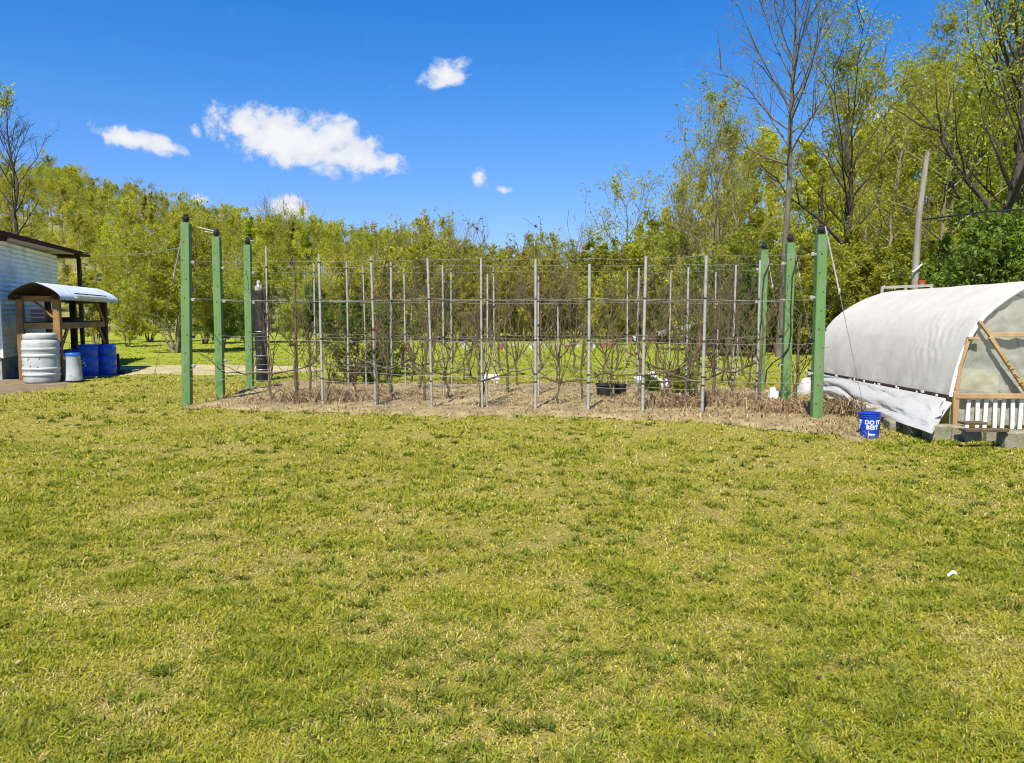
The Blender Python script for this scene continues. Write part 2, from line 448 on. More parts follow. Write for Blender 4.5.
try:
    SC.cycles.denoiser = 'OPENIMAGEDENOISE'; SC.cycles.denoising_input_passes = 'RGB_ALBEDO_NORMAL'; SC.cycles.denoising_prefilter = 'ACCURATE'
except Exception: pass
SC.cycles.caustics_reflective = False; SC.cycles.caustics_refractive = False

# ------------------------------------------------------------------ layout of the plot
G = lambda px, py: gnd(px, py)[:2]
BED = [G(190, 409), G(300, 413), G(420, 415), G(520, 416), G(620, 418), G(700, 421), G(790, 430), G(862, 441), G(880, 436), G(846, 410), G(800, 394), G(700, 389), G(560, 385), G(420, 385), G(300, 383), G(258, 389), G(212, 402)]
PATH = [G(96, 377), G(150, 373.5), G(215, 375), G(300, 372), G(330, 369), G(300, 366.5), G(200, 365), G(130, 365.5), G(100, 367)]
DIRT = [G(-60, 402), G(-10, 396), G(30, 392), G(62, 386), G(84, 378), G(60, 372), G(-60, 376)]

def a_of(x, y): return x / np.maximum(y, 1)
def hill(x, y):
    a = x / np.maximum(y, 1.0)
    Hh = np.interp(a, [-1.4, -.75, -.58, -.4, -.27, -.1, .05, .3, .6, 1.2], [21, 20, 20, 12.5, 9, 6, 2.2, .4, 3, 6])
    return Hh * smooth(64, 150, y) + 5 * smooth(150, 320, y) * np.interp(a, [-1, -.3, 0, .5], [3, 1.6, .3, .2])

# one ground sheet out to the horizon
def lawn_z(x, y):
    return (fbm(x * .8, y * .8, 3, 3) - .5) * .05 * smooth(1, 6, np.hypot(x, y) + 2)

def grid_coords(vals): return np.array(sorted(set(np.round(vals, 4))))
gx = grid_coords(np.concatenate([np.linspace(-16, 16, 129), np.sign(np.linspace(-1, 1, 61)) * (16 + 1500 * np.abs(np.linspace(-1, 1, 61)) ** 3)]))
gy = grid_coords(np.concatenate([np.linspace(-4, 26, 121), 26 + 2000 * np.linspace(0, 1, 40) ** 3, -4 - 300 * np.linspace(0, 1, 14) ** 2]))
XX, YY = np.meshgrid(gx, gy, indexing='ij')
ZZ = lawn_z(XX, YY) * (YY < 40)
PG = np.stack([XX, YY, ZZ], -1)
n, m_ = PG.shape[:2]
I, J = np.meshgrid(np.arange(n - 1), np.arange(m_ - 1), indexing='ij')
FG = np.stack([I * m_ + J, (I + 1) * m_ + J, (I + 1) * m_ + J + 1, I * m_ + J + 1], -1).reshape(-1, 4)
def lawn_mat():
    m, nt, out = new_mat('thin_lawn')
    p = N(nt, 'ShaderNodeBsdfPrincipled'); p.inputs['Roughness'].default_value = .95; p.inputs['Specular IOR Level'].default_value = .1
    green = mixc(nt, noise_fac(nt, 2.3, 6), (.21, .195, .020), (.28, .25, .034))
    straw = mixc(nt, noise_fac(nt, 30, 4), (.40, .305, .115), (.25, .18, .065))
    c1 = mixc(nt, noise_fac(nt, 1.3, 7, .42, .72, .75), green, straw)
    c2 = mixc(nt, noise_fac(nt, 55, 3, .52, .72), c1, (.09, .075, .03))
    # fresh meadow beyond the plot
    tc = N(nt, 'ShaderNodeTexCoord'); sp = N(nt, 'ShaderNodeSeparateXYZ'); nt.links.new(tc.outputs['Object'], sp.inputs[0])
    far = N(nt, 'ShaderNodeMapRange'); far.inputs[1].default_value = 17; far.inputs[2].default_value = 24
    nt.links.new(sp.outputs[1], far.inputs[0])
    mead = mixc(nt, noise_fac(nt, .45, 6), (.205, .245, .020), (.28, .285, .035))
    c3 = mixc(nt, far.outputs[0], c2, mead)
    nt.links.new(c3, p.inputs['Base Color'])
    bp = N(nt, 'ShaderNodeBump'); bp.inputs['Strength'].default_value = .9; bp.inputs['Distance'].default_value = .03
    nt.links.new(noise_fac(nt, 38, 6, 0, 1, .7), bp.inputs['Height']); nt.links.new(bp.outputs[0], p.inputs['Normal'])
    nt.links.new(p.outputs[0], out.inputs[0]); return m
tag(link('ground', fast_mesh('ground', PG.reshape(-1, 3), [FG], [lawn_mat()])), kind='structure')

# wooded hill
hx = np.linspace(-420, 420, 100); hy = np.linspace(50, 420, 80)
HX, HY = np.meshgrid(hx, hy, indexing='ij'); HZ = hill(HX, HY) - .35 + (fbm(HX * .05, HY * .05, 8) - .5) * 1.2 * smooth(70, 130, HY)
n2, m2 = HX.shape
I, J = np.meshgrid(np.arange(n2 - 1), np.arange(m2 - 1), indexing='ij')
FH = np.stack([I * m2 + J, (I + 1) * m2 + J, (I + 1) * m2 + J + 1, I * m2 + J + 1], -1).reshape(-1, 4)
tag(link('hillside', fast_mesh('hillside', np.stack([HX, HY, HZ], -1).reshape(-1, 3), [FH], [mat('woodland_floor', (.20, .20, .05), (.16, .14, .06), .4, .95)])), kind='structure')

def sheet(name, poly, material, z, amp, step, seed, fade=.35):
    """uneven patch of bare ground with a ragged edge"""
    P = np.array(poly); x0, y0 = P.min(0) - .5; x1, y1 = P.max(0) + .5
    xs = np.arange(x0, x1, step); ys = np.arange(y0, y1, step)
    X, Y = np.meshgrid(xs, ys, indexing='ij')
    jx = X + (fbm(X * 2.3, Y * 2.3, seed) - .5) * .8; jy = Y + (fbm(X * 2.3, Y * 2.3, seed + 5) - .5) * .8
    ins = in_poly(jx, jy, poly)
    # soft edge by averaging
    S = ins.astype(float)
    for _ in range(3):
        Q = np.pad(S, 1, mode='edge'); S = (Q[:-2, 1:-1] + Q[2:, 1:-1] + Q[1:-1, :-2] + Q[1:-1, 2:] + S) / 5
    Z = lawn_z(X, Y) + z + S * (.3 + fbm(X * 4, Y * 4, seed + 9)) * amp - (1 - S) * .03
    keep = S > .12
    nn, mm = X.shape
    I, J = np.meshgrid(np.arange(nn - 1), np.arange(mm - 1), indexing='ij')
    k = (keep[:-1, :-1] & keep[1:, :-1] & keep[1:, 1:] & keep[:-1, 1:]).ravel()
    Fq = np.stack([I * mm + J, (I + 1) * mm + J, (I + 1) * mm + J + 1, I * mm + J + 1], -1).reshape(-1, 4)[k]
    used, inv = np.unique(Fq, return_inverse=True)
    V = np.stack([X, Y, Z], -1).reshape(-1, 3)[used]
    return tag(link(name, fast_mesh(name, V, [inv.reshape(-1, 4)], [material])), kind='structure')
sheet('garden_bed', BED, M['soil'], .008, .07, .07, 21)
sheet('path', PATH, M['path'], .008, .02, .12, 31)
sheet('dirt', DIRT, M['dirt'], .008, .03, .09, 41)

# ------------------------------------------------------------------ grass
def blades(X, Y, Z, Hh, W, lean, az, cols, seed):
    rng = np.random.default_rng(seed)
    n = len(X)
    dx, dy = np.cos(az), np.sin(az)
    sa = az + math.pi / 2 + rng.normal(0, .5, n); sx, sy = np.cos(sa) * W / 2, np.sin(sa) * W / 2
    base = np.stack([X, Y, Z - .004], -1)
    mid = base + np.stack([dx * Hh * .38 * np.sin(lean), dy * Hh * .38 * np.sin(lean), Hh * .55 * np.cos(lean * .7)], -1)
    tip = base + np.stack([dx * Hh * np.sin(lean * 1.25), dy * Hh * np.sin(lean * 1.25), Hh * np.maximum(np.cos(lean * 1.15), .12)], -1)
    sd = np.stack([sx, sy, np.zeros(n)], -1)
    V = np.stack([base - sd, base + sd, mid + sd * .85, mid - sd * .85, tip], 1).reshape(-1, 3)
    i = np.arange(n)[:, None] * 5
    Q = i + np.array([[0, 1, 2, 3]]); T = i + np.array([[3, 2, 4]])
    shade = np.ones((n, 5, 1))
    Cc = (cols[:, None, :] * shade).reshape(-1, 3)
    return V, Q, T, Cc

def make_grass():
    rng = np.random.default_rng(5)
    n = 1050000
    y0, y1, pw = 1.9, 48.0, -.75
    u = rng.random(n)
    Y = (y0 ** (pw + 1 - 1) + u * (y1 ** (pw) - y0 ** (pw))) ** (1 / pw) if pw != 0 else y0 * (y1 / y0) ** u
    X = (rng.random(n) - .5) * 2 * (.74 * Y + 1.6)
    patch = fbm(X * .55, Y * .55, 11, 4); fine = fbm(X * 2.6, Y * 2.6, 13, 3); tuft = fbm(X * 7.5, Y * 11, 15, 3)
    wear = smooth(.44, .64, patch * .36 + fine * .48 + tuft * .16)               # 0 lush .. 1 worn
    keep = rng.random(n) < (1.0 - .62 * wear) * (.36 + .8 * smooth(.3, .6, tuft))
    jx = X + (fbm(X * 2.3, Y * 2.3, 21) - .5) * .8; jy = Y + (fbm(X * 2.3, Y * 2.3, 26) - .5) * .8
    bare = in_poly(jx, jy, BED)
    keep &= ~(bare & (rng.random(n) > .16))
    pth = in_poly(jx, jy, PATH) | in_poly(jx, jy, DIRT); keep &= ~(pth & (rng.random(n) > .05))
    keep &= ~((X > 6.0) & (X < 9.9) & (Y > 10.75) & (Y < 16.3))
    keep &= ~((X < -11.3 - .3 * (Y - 18.6)) & (Y > 18.3 - .3 * (-12.1 - X)) & (Y < 26))
    X, Y, patch, fine, tuft, wear = [q[keep] for q in (X, Y, patch, fine, tuft, wear)]
    n = len(X)
    far = np.maximum(1, Y / 3.2)
    clump = smooth(.54, .70, tuft)
    Hh = rng.uniform(.022, .052, n) * (1 + .45 * clump) * (1 - .2 * wear) * far ** .22
    W = rng.uniform(.0036, .0072, n) * far ** .85
    lean = np.clip(rng.normal(1.10, .30, n) - .08 * clump, .1, 1.42)
    az = rng.uniform(0, 2 * math.pi, n)
    straw = rng.random(n) < np.clip(.14 + .50 * wear - .12 * clump, 0, 1)
    lean[straw] = np.clip(lean[straw] + .3, .3, 1.42)
    g0, g1, g2 = np.array([.175, .200, .014]), np.array([.39, .35, .024]), np.array([.48, .39, .13])
    t = np.clip(.50 + .30 * (patch - .5) + .55 * (fine - .5) + rng.normal(0, .30, n) - .40 * clump, 0, 1)[:, None]
    cols = g0 * (1 - t) + g1 * t
    cols[straw] = g2 * rng.uniform(.55, 1.15, (straw.sum(), 1)) * (1 + rng.normal(0, .04, (straw.sum(), 3)))
    fm = smooth(17, 24, Y)[:, None]
    cols = cols * (1 - fm) + (np.array([.235, .275, .020]) * rng.uniform(.75, 1.2, (n, 1))) * fm
    # star-shaped tufts of coarser, darker grass
    nt_ = 5200; ut = rng.random(nt_); Yt = (y0 ** pw + ut * (22 ** pw - y0 ** pw)) ** (1 / pw); Xt = (rng.random(nt_) - .5) * 2 * (.74 * Yt + 1.6)
    ok = ~in_poly(Xt, Yt, BED) & ~in_poly(Xt, Yt, PATH) & ~in_poly(Xt, Yt, DIRT) & ~((Xt > 5.5) & (Yt > 9.6)) & ~((Xt < -10.5) & (Yt > 18)) & (fbm(Xt * .9, Yt * .9, 71) > .42)
    Xt, Yt = Xt[ok], Yt[ok]; m = 22; nt_ = len(Xt)
    at_ = rng.uniform(0, 6.283, (nt_, m)); sp_ = rng.uniform(.4, 1.3, (nt_, 1)) * np.maximum(1, Yt / 5)[:, None] ** .4
    rt = np.abs(rng.normal(0, .022, (nt_, m))) * sp_
    X2 = (Xt[:, None] + rt * np.cos(at_)).ravel(); Y2 = (Yt[:, None] + rt * np.sin(at_)).ravel(); n2_ = len(X2)
    tone = np.repeat(rng.uniform(.55, 1.25, nt_), m)[:, None]
    X = np.concatenate([X, X2]); Y = np.concatenate([Y, Y2])
    Hh = np.concatenate([Hh, rng.uniform(.035, .075, n2_) * np.repeat(sp_[:, 0], m) ** .8]); W = np.concatenate([W, rng.uniform(.004, .008, n2_) * np.maximum(1, Y2 / 3.2) ** .8])
    lean = np.concatenate([lean, np.clip(rng.normal(.95, .3, n2_), .2, 1.35)]); az = np.concatenate([az, at_.ravel() + rng.normal(0, .4, n2_)])
    cols = np.concatenate([cols, np.array([.165, .195, .014]) * tone * rng.uniform(.8, 1.25, (n2_, 1))])
    bz = np.concatenate([np.where(bare[keep], .04, 0), np.zeros(n2_)])
    V, Q, T, Cc = blades(X, Y, lawn_z(X, Y) + bz, Hh, W, lean, az, cols, 6)
    me = fast_mesh('grass', V, [Q, T], [M['grass']], False, Cc)
    tag(link('grass', me), kind='stuff')
make_grass()

def make_fallen_leaves():
    rng = np.random.default_rng(19); n = 170
    u = rng.random(n); Y = (2.2 ** -.6 + u * (16 ** -.6 - 2.2 ** -.6)) ** (1 / -.6); X = (rng.random(n) - .5) * 2 * (.72 * Y + 1)
    k = ~in_poly(X, Y, BED) & ~((X > 5.4) & (Y > 9.5)); X, Y = X[k], Y[k]; n = len(X)
    a = rng.uniform(0, 6.283, n); L = rng.uniform(.006, .017, n) * np.maximum(1, Y / 6) ** .5
    A = np.stack([np.cos(a) * L, np.sin(a) * L, rng.normal(0, .25, n) * L], -1); B = np.stack([-np.sin(a) * L * .5, np.cos(a) * L * .5, rng.normal(.2, .2, n) * L], -1)
    P = np.stack([X, Y, lawn_z(X, Y) + rng.uniform(.012, .035, n)], -1)
    V = np.stack([P - A, P + B, P + A, P - B + [0, 0, .004]], 1).reshape(-1, 3)
    pal = np.array([[.30, .19, .09], [.16, .10, .05], [.42, .32, .18], [.07, .05, .03], [.60, .56, .45]])
    cc = np.repeat(pal[rng.choice(5, n, p=[.3, .3, .2, .2, 0])], 4, 0)
    tag(link('fallen_leaves', fast_mesh('fallen_leaves', V, [np.arange(4 * n).reshape(-1, 4)], [M['straw']], False, cc)), kind='stuff')
make_fallen_leaves()

# dry straw and twigs over the bed, and along its edge
def make_litter():
    rng = np.random.default_rng(9)
    P = np.array(BED); lo, hi = P.min(0) - .3, P.max(0) + .3
    n = 70000
    X = rng.uniform(lo[0], hi[0], n); Y = rng.uniform(lo[1], hi[1], n)
    jx = X + rng.normal(0, .22, n); jy = Y + rng.normal(0, .22, n)
    k = in_poly(jx, jy, BED); dn = fbm(X * 1.3, Y * 1.3, 51)
    right = smooth(1.0, 4.5, X)
    k &= rng.random(n) < smooth(.16, .50, dn + .06 * right)
    X, Y = X[k], Y[k]; n = len(X); right = right[k]
    Hh = rng.uniform(.03, .11, n) * (1 + .4 * right); W = rng.uniform(.006, .015, n)
    lean = np.clip(rng.normal(1.2, .28, n), .2, 1.48); az = rng.uniform(0, 6.283, n)
    pal = np.array([[.46, .36, .17], [.33, .23, .10], [.18, .115, .055], [.56, .46, .26], [.09, .06, .03]])
    cols = pal[rng.choice(5, n, p=[.26, .27, .22, .08, .17])] * rng.uniform(.75, 1.2, (n, 1))
    Z = lawn_z(X, Y) + .02 + rng.uniform(0, .05, n)
    V, Q, T, Cc = blades(X, Y, Z, Hh, W, lean, az, cols, 10)
    tag(link('straw_litter', fast_mesh('straw_litter', V, [Q, T], [M['straw']], False, Cc)), kind='stuff')
make_litter()

# ------------------------------------------------------------------ trees
def perp(rng, d):
    v = rng.normal(size=3); v -= d * v.dot(d); return v / (np.linalg.norm(v) + 1e-9)

def grow(seed, h=10, r0=.16, c0=.3, spread=.28, n1=14, n2=5, n3=4, leaf=6, lsize=.2, up=.5, wander=.012, prof='round', lean=(0, 0),
         stems=1, stem_spread=.0, minr=.006, cols=((.19, .21, .024), (.12, .15, .02)), sides=7, jit=.35, leafy_from=0.0, base=(0, 0, 0), elev=(20, 65), fork=0):
    rng = np.random.default_rng(seed)
    tb = Tubes(); LP = []; LS = []
    for st in range(stems):
        hh = h * (1 if st == 0 else rng.uniform(.65, 1.0))
        rr = r0 * (1 if st == 0 else rng.uniform(.6, 1))
        n = 10; t = np.linspace(0, 1, n)
        az = st / max(stems, 1) * 6.283 + rng.uniform(-.5, .5)
        out = stem_spread * hh * (0 if stems == 1 else 1) * rng.uniform(.6, 1.2)
        wx = np.cumsum(rng.normal(0, wander * hh, n)); wy = np.cumsum(rng.normal(0, wander * hh, n))
        wx -= wx[0]; wy -= wy[0]
        P = np.stack([wx + lean[0] * hh * t ** 1.3 + math.cos(az) * (.05 * (stems > 1) + out * t ** .8), wy + lean[1] * hh * t ** 1.3 + math.sin(az) * (.05 * (stems > 1) + out * t ** .8), t * hh], -1) + np.array(base)
        rad = rr * (.08 + .92 * (1 - t) ** .85); rad[0] *= 1.35
        P[0, 2] -= .15
        tb.add(P, np.maximum(rad, minr), sides)
        for i in range(n1):
            q = (i + rng.uniform(.1, .9)) / n1
            tt = c0 + (1 - c0) * q ** .92 * .985
            s = np.array([np.interp(tt, t, P[:, k]) for k in range(3)]); rs = np.interp(tt, t, rad)
            if prof == 'round': pf = .45 + 1.0 * math.sin(math.pi * min(1, .12 + q * .80)) ** 1.0 - .35 * q
            elif prof == 'cone': pf = 1.1 - .85 * q
            elif prof == 'vase': pf = .65 + .55 * q
            else: pf = .9
            L = spread * hh * pf * rng.uniform(.65, 1.2)
            el = R(np.interp(q, [0, 1], elev)) + rng.normal(0, .14)
            azb = i * 2.399 + rng.uniform(-.6, .6) + st
            d = np.array([math.cos(azb) * math.cos(el), math.sin(azb) * math.cos(el), math.sin(el)])
            big = fork and i < fork
            if big: L *= 1.7; 
            k1 = 6; u = np.linspace(0, 1, k1)
            B = s + d * L * u[:, None] + np.array([0, 0, 1]) * (up * L * .45 * u ** 2)[:, None] + np.cumsum(rng.normal(0, .035 * L, (k1, 3)), 0) * (u[:, None])
            r1 = max(min(rs * (.66 if big else .45), L * .022 + .008), minr * 1.3)
            tb.add(B, np.maximum(r1 * (1 - .82 * u), minr), max(4, sides - 2))
            cl = rng.uniform(.72, 1.18)
            for j in range(n2 + (3 if big else 0)):
                uu = rng.uniform(.22, 1.0)
                s2 = np.array([np.interp(uu, u, B[:, k]) for k in range(3)])
                d1 = (B[min(k1 - 1, int(uu * (k1 - 1)) + 1)] - B[max(0, int(uu * (k1 - 1)) - 1)]); d1 /= np.linalg.norm(d1) + 1e-9
                d2 = d1 * .75 + perp(rng, d1) * rng.uniform(.5, .95); d2[2] += .18; d2 /= np.linalg.norm(d2)
                L2 = L * rng.uniform(.28, .55) * (1.15 - .5 * uu)
                v = np.linspace(0, 1, 4)
                B2 = s2 + d2 * L2 * v[:, None] + np.array([0, 0, 1]) * (up * L2 * .35 * v ** 2)[:, None] + rng.normal(0, .03 * L2, (4, 3)) * v[:, None]
                tb.add(B2, np.maximum(r1 * .42 * (1 - .75 * v), minr * .8), 4)
                for k in range(n3):
                    vv = rng.uniform(.25, 1)
                    s3 = np.array([np.interp(vv, v, B2[:, c]) for c in range(3)])
                    d3 = d2 * .7 + perp(rng, d2) * rng.uniform(.5, 1.0); d3[2] += .15; d3 /= np.linalg.norm(d3)
                    L3 = L2 * rng.uniform(.3, .6)
                    B3 = s3 + d3 * L3 * np.array([0, .5, 1])[:, None]; B3[1] += rng.normal(0, .05 * L3, 3)
                    tb.add(B3, np.array([minr * .75, minr * .6, minr * .4]), 3)
                    if q >= leafy_from and leaf > 0:
                        m = rng.poisson(leaf)
                        if m:
                            w_ = rng.uniform(.1, 1.15, (m, 1))
                            LP.append(s3 + d3 * L3 * w_ + rng.normal(0, jit * L3 + .015, (m, 3))); LS.append(np.full(m, cl))
    crown = None
    if LP:
        P = np.concatenate(LP); cl = np.concatenate(LS); n = len(P)
        nn = rng.normal(0, 1, (n, 3)); nn[:, 2] = nn[:, 2] * .8 + .2; nn /= np.linalg.norm(nn, axis=1, keepdims=True)
        a = np.cross(nn, rng.normal(size=(n, 3))); a /= np.linalg.norm(a, axis=1, keepdims=True) + 1e-9
        b = np.cross(nn, a)
        sz = lsize * rng.uniform(.5, 1.25, (n, 1))
        fold = nn * sz * .14
        V = np.stack([P - a * sz * .62, P + b * sz * .30 + fold, P + a * sz * .62, P - b * sz * .30 + fold], 1).reshape(-1, 3)
        Fq = np.arange(n * 4).reshape(-1, 4)
        mixv = np.clip(rng.normal(.42, .3, (n, 1)), 0, 1)
        cc = np.array(cols[0]) * (1 - mixv) + np.array(cols[1]) * mixv
        cc = cc * cl[:, None] * rng.uniform(.85, 1.15, (n, 1))
        crown = (V, Fq, np.repeat(cc, 4, 0))
    return tb, crown

YEL = ((.46, .45, .044), (.35, .365, .030)); OLV = ((.43, .41, .044), (.345, .34, .032)); GRN = ((.38, .43, .036), (.29, .345, .026)); DGR = ((.12, .20, .022), (.065, .115, .014)); FRESH = ((.22, .30, .036), (.12, .175, .02))

def make_tree(name, label, cat, loc, spec, bark='bark', rz=0.0, scale=1.0, group=None):
    t = thing(name, label, cat, loc, group, rz)
    tb, cr = grow(**spec)
    tr = link('trunk', tb.mesh(name + '_trunk', M[bark]), t); KIDS.setdefault(t, []).append(tr)
    if cr is not None:
        c = link('crown', fast_mesh(name + '_crown', cr[0], [cr[1]], [M['leaf']], False, cr[2]), t); KIDS[t].append(c)
    t.scale = (scale,) * 3
    return t

PROTO = {}
def proto(key, spec, bark='bark'):
    """meshes of one kind of tree, shared by all its copies"""
    tb, cr = grow(**spec)
    PROTO[key] = (tb.mesh(key + '_trunk', M[bark]), fast_mesh(key + '_crown', cr[0], [cr[1]], [M['leaf']], False, cr[2]) if cr is not None else None, spec.get('h', 10))
def plant(key, name, label, cat, loc, height, rz, group, wide=1.0):
    tm, cm_, h = PROTO[key]
    t = thing(name, label, cat, loc, group, rz)
    link('trunk', tm, t)
    if cm_ is not None: link('crown', cm_, t)
    s = height / h; t.scale = (s * wide, s * wide, s)
    return t

far = dict(h=11, r0=.14, lsize=.175, minr=.010, sides=6)
proto('yellow_a', dict(seed=1, **far, c0=.28, spread=.25, n1=17, n2=5, n3=4, leaf=21, cols=YEL))
proto('yellow_b', dict(seed=2, **far, c0=.22, spread=.22, n1=18, n2=5, n3=4, leaf=20, cols=YEL, prof='cone', elev=(25, 75)))
proto('olive_a', dict(seed=3, **far, c0=.25, spread=.24, n1=17, n2=5, n3=4, leaf=17, cols=OLV, elev=(30, 75)))
proto('olive_b', dict(seed=4, **far, c0=.15, spread=.2, n1=20, n2=5, n3=4, leaf=13, cols=OLV, up=.9, elev=(35, 80)))
proto('green_a', dict(seed=5, **far, c0=.2, spread=.29, n1=17, n2=6, n3=4, leaf=20, cols=GRN))
proto('green_b', dict(seed=6, **far, c0=.12, spread=.27, n1=18, n2=6, n3=4, leaf=20, cols=GRN, prof='cone'))
proto('yellow_c', dict(seed=7, **far, c0=.3, spread=.28, n1=16, n2=6, n3=4, leaf=20, cols=((.38, .37, .03), (.26, .275, .02)), elev=(10, 70)))
proto('twiggy', dict(seed=8, h=9, r0=.07, c0=.12, spread=.20, n1=16, n2=5, n3=3, leaf=3.2, lsize=.19, cols=OLV, up=1.0, elev=(45, 82), minr=.012, stems=4, stem_spread=.16, sides=5))
proto('bare', dict(seed=9, h=11, r0=.13, c0=.3, spread=.24, n1=18, n2=5, n3=4, leaf=.12, lsize=.22, cols=OLV, up=.7, elev=(25, 72), minr=.013, sides=6))
proto('shrub_a', dict(seed=10, h=4, r0=.05, c0=.1, spread=.32, n1=12, n2=5, n3=3, leaf=11, lsize=.125, cols=GRN, stems=5, stem_spread=.28, minr=.008, sides=5, elev=(15, 65)))
proto('shrub_b', dict(seed=11, h=4, r0=.05, c0=.12, spread=.3, n1=12, n2=5, n3=3, leaf=11, lsize=.12, cols=((.37, .375, .032), (.26, .27, .022)), stems=5, stem_spread=.25, minr=.008, sides=5, elev=(25, 75)))
proto('shrub_c', dict(seed=12, h=4, r0=.05, c0=.1, spread=.3, n1=12, n2=5, n3=4, leaf=10, lsize=.13, cols=DGR, stems=5, stem_spread=.25, minr=.008, sides=5, elev=(10, 60)))
proto('thicket', dict(seed=13, h=5, r0=.04, c0=.08, spread=.22, n1=15, n2=4, n3=3, leaf=9, lsize=.14, cols=OLV, stems=6, stem_spread=.26, minr=.010, sides=5, up=1.0, elev=(40, 80)), 'bark')

SKY_PX = [-200, 0, 60, 110, 150, 200, 260, 300, 350, 400, 440, 480, 530, 570, 600, 640, 680, 1200]
SKY_Y = [165, 172, 167, 180, 190, 212, 222, 228, 234, 238, 246, 254, 262, 272, 268, 250, 230, 200]
def sky_top(px): return np.interp(px, SKY_PX, SKY_Y)

PLACE = [(-999, 'beyond the left edge of the shed'), (0, 'above the shed roof'), (62, 'between the shed roof and the vaulted shelter'), (105, 'above the shelter end'), (140, 'over the gap beside the shelter'),
         (180, 'behind the nearest left green post'), (204, 'between the first two left green posts'), (232, 'behind the last left green post'), (262, 'above the black wrapped pillar'),
         (292, 'behind the rusty pole'), (330, 'behind the leafy shrub in the plot'), (362, 'just right of the leafy shrub'), (395, 'left of the plot centre'), (430, 'behind the centre left poles'), (470, 'behind the pair of centre poles'),
         (505, 'behind the centre of the trellis'), (545, 'right of the trellis centre'), (585, 'above the black tubs'), (625, 'above the white bags'), (665, 'above the bunting end'), (705, 'behind the tallest right front pole'), (745, 'beside the great bare tree'),
         (785, 'behind the middle right green post'), (822, 'right of the nearest right green post'), (862, 'above the greenhouse far end'), (905, 'beside the utility pole'), (940, 'above the greenhouse middle'), (985, 'above the greenhouse door end')]
def place_words(px):
    r = PLACE[0][1]
    for p, t in PLACE:
        if px >= p: r = t
    return r
USED = {}
def short(L):
    return L if len(L.split()) <= 16 else L.replace(' at the back of the meadow', ' behind the meadow').replace(' at the far side of the path', ' past the path').replace(' in the right-hand understorey', ' of the understorey').replace(' in the second rank of the wood', ' in the second rank').replace(' breaking the skyline', ' on the skyline').replace(' poking above the skyline', ' on the skyline').replace(' in the right-hand wood', ' of the right wood').replace('between the shed roof and the vaulted shelter', 'just right of the shed roof').replace('between the first two left green posts', 'past the second left post')
def uniq(parts):
    """first free wording among several true ones"""
    parts = [short(q) for q in parts]
    for L in parts:
        if L not in USED: USED[L] = 1; return L
    return parts[-1]

KINDW = {'yellow_a': 'yellow-green broad spring tree', 'yellow_b': 'yellow-green pointed spring tree', 'yellow_c': 'light lime spreading tree', 'olive_a': 'olive budding tree', 'olive_b': 'slim olive budding tree',
         'green_a': 'green rounded leafy tree', 'green_b': 'green leafy tree branching low', 'twiggy': 'upright twiggy sapling clump', 'bare': 'bare grey tree',
         'shrub_a': 'green rounded shrub', 'shrub_b': 'yellow-green upright shrub', 'shrub_c': 'dark green dense shrub', 'thicket': 'brown twiggy thicket bush'}
def layer_words(Y): return 'at the wood edge' if Y < 80 else ('in the second rank of the wood' if Y < 100 else ('in mid slope' if Y < 126 else 'near the ridge'))

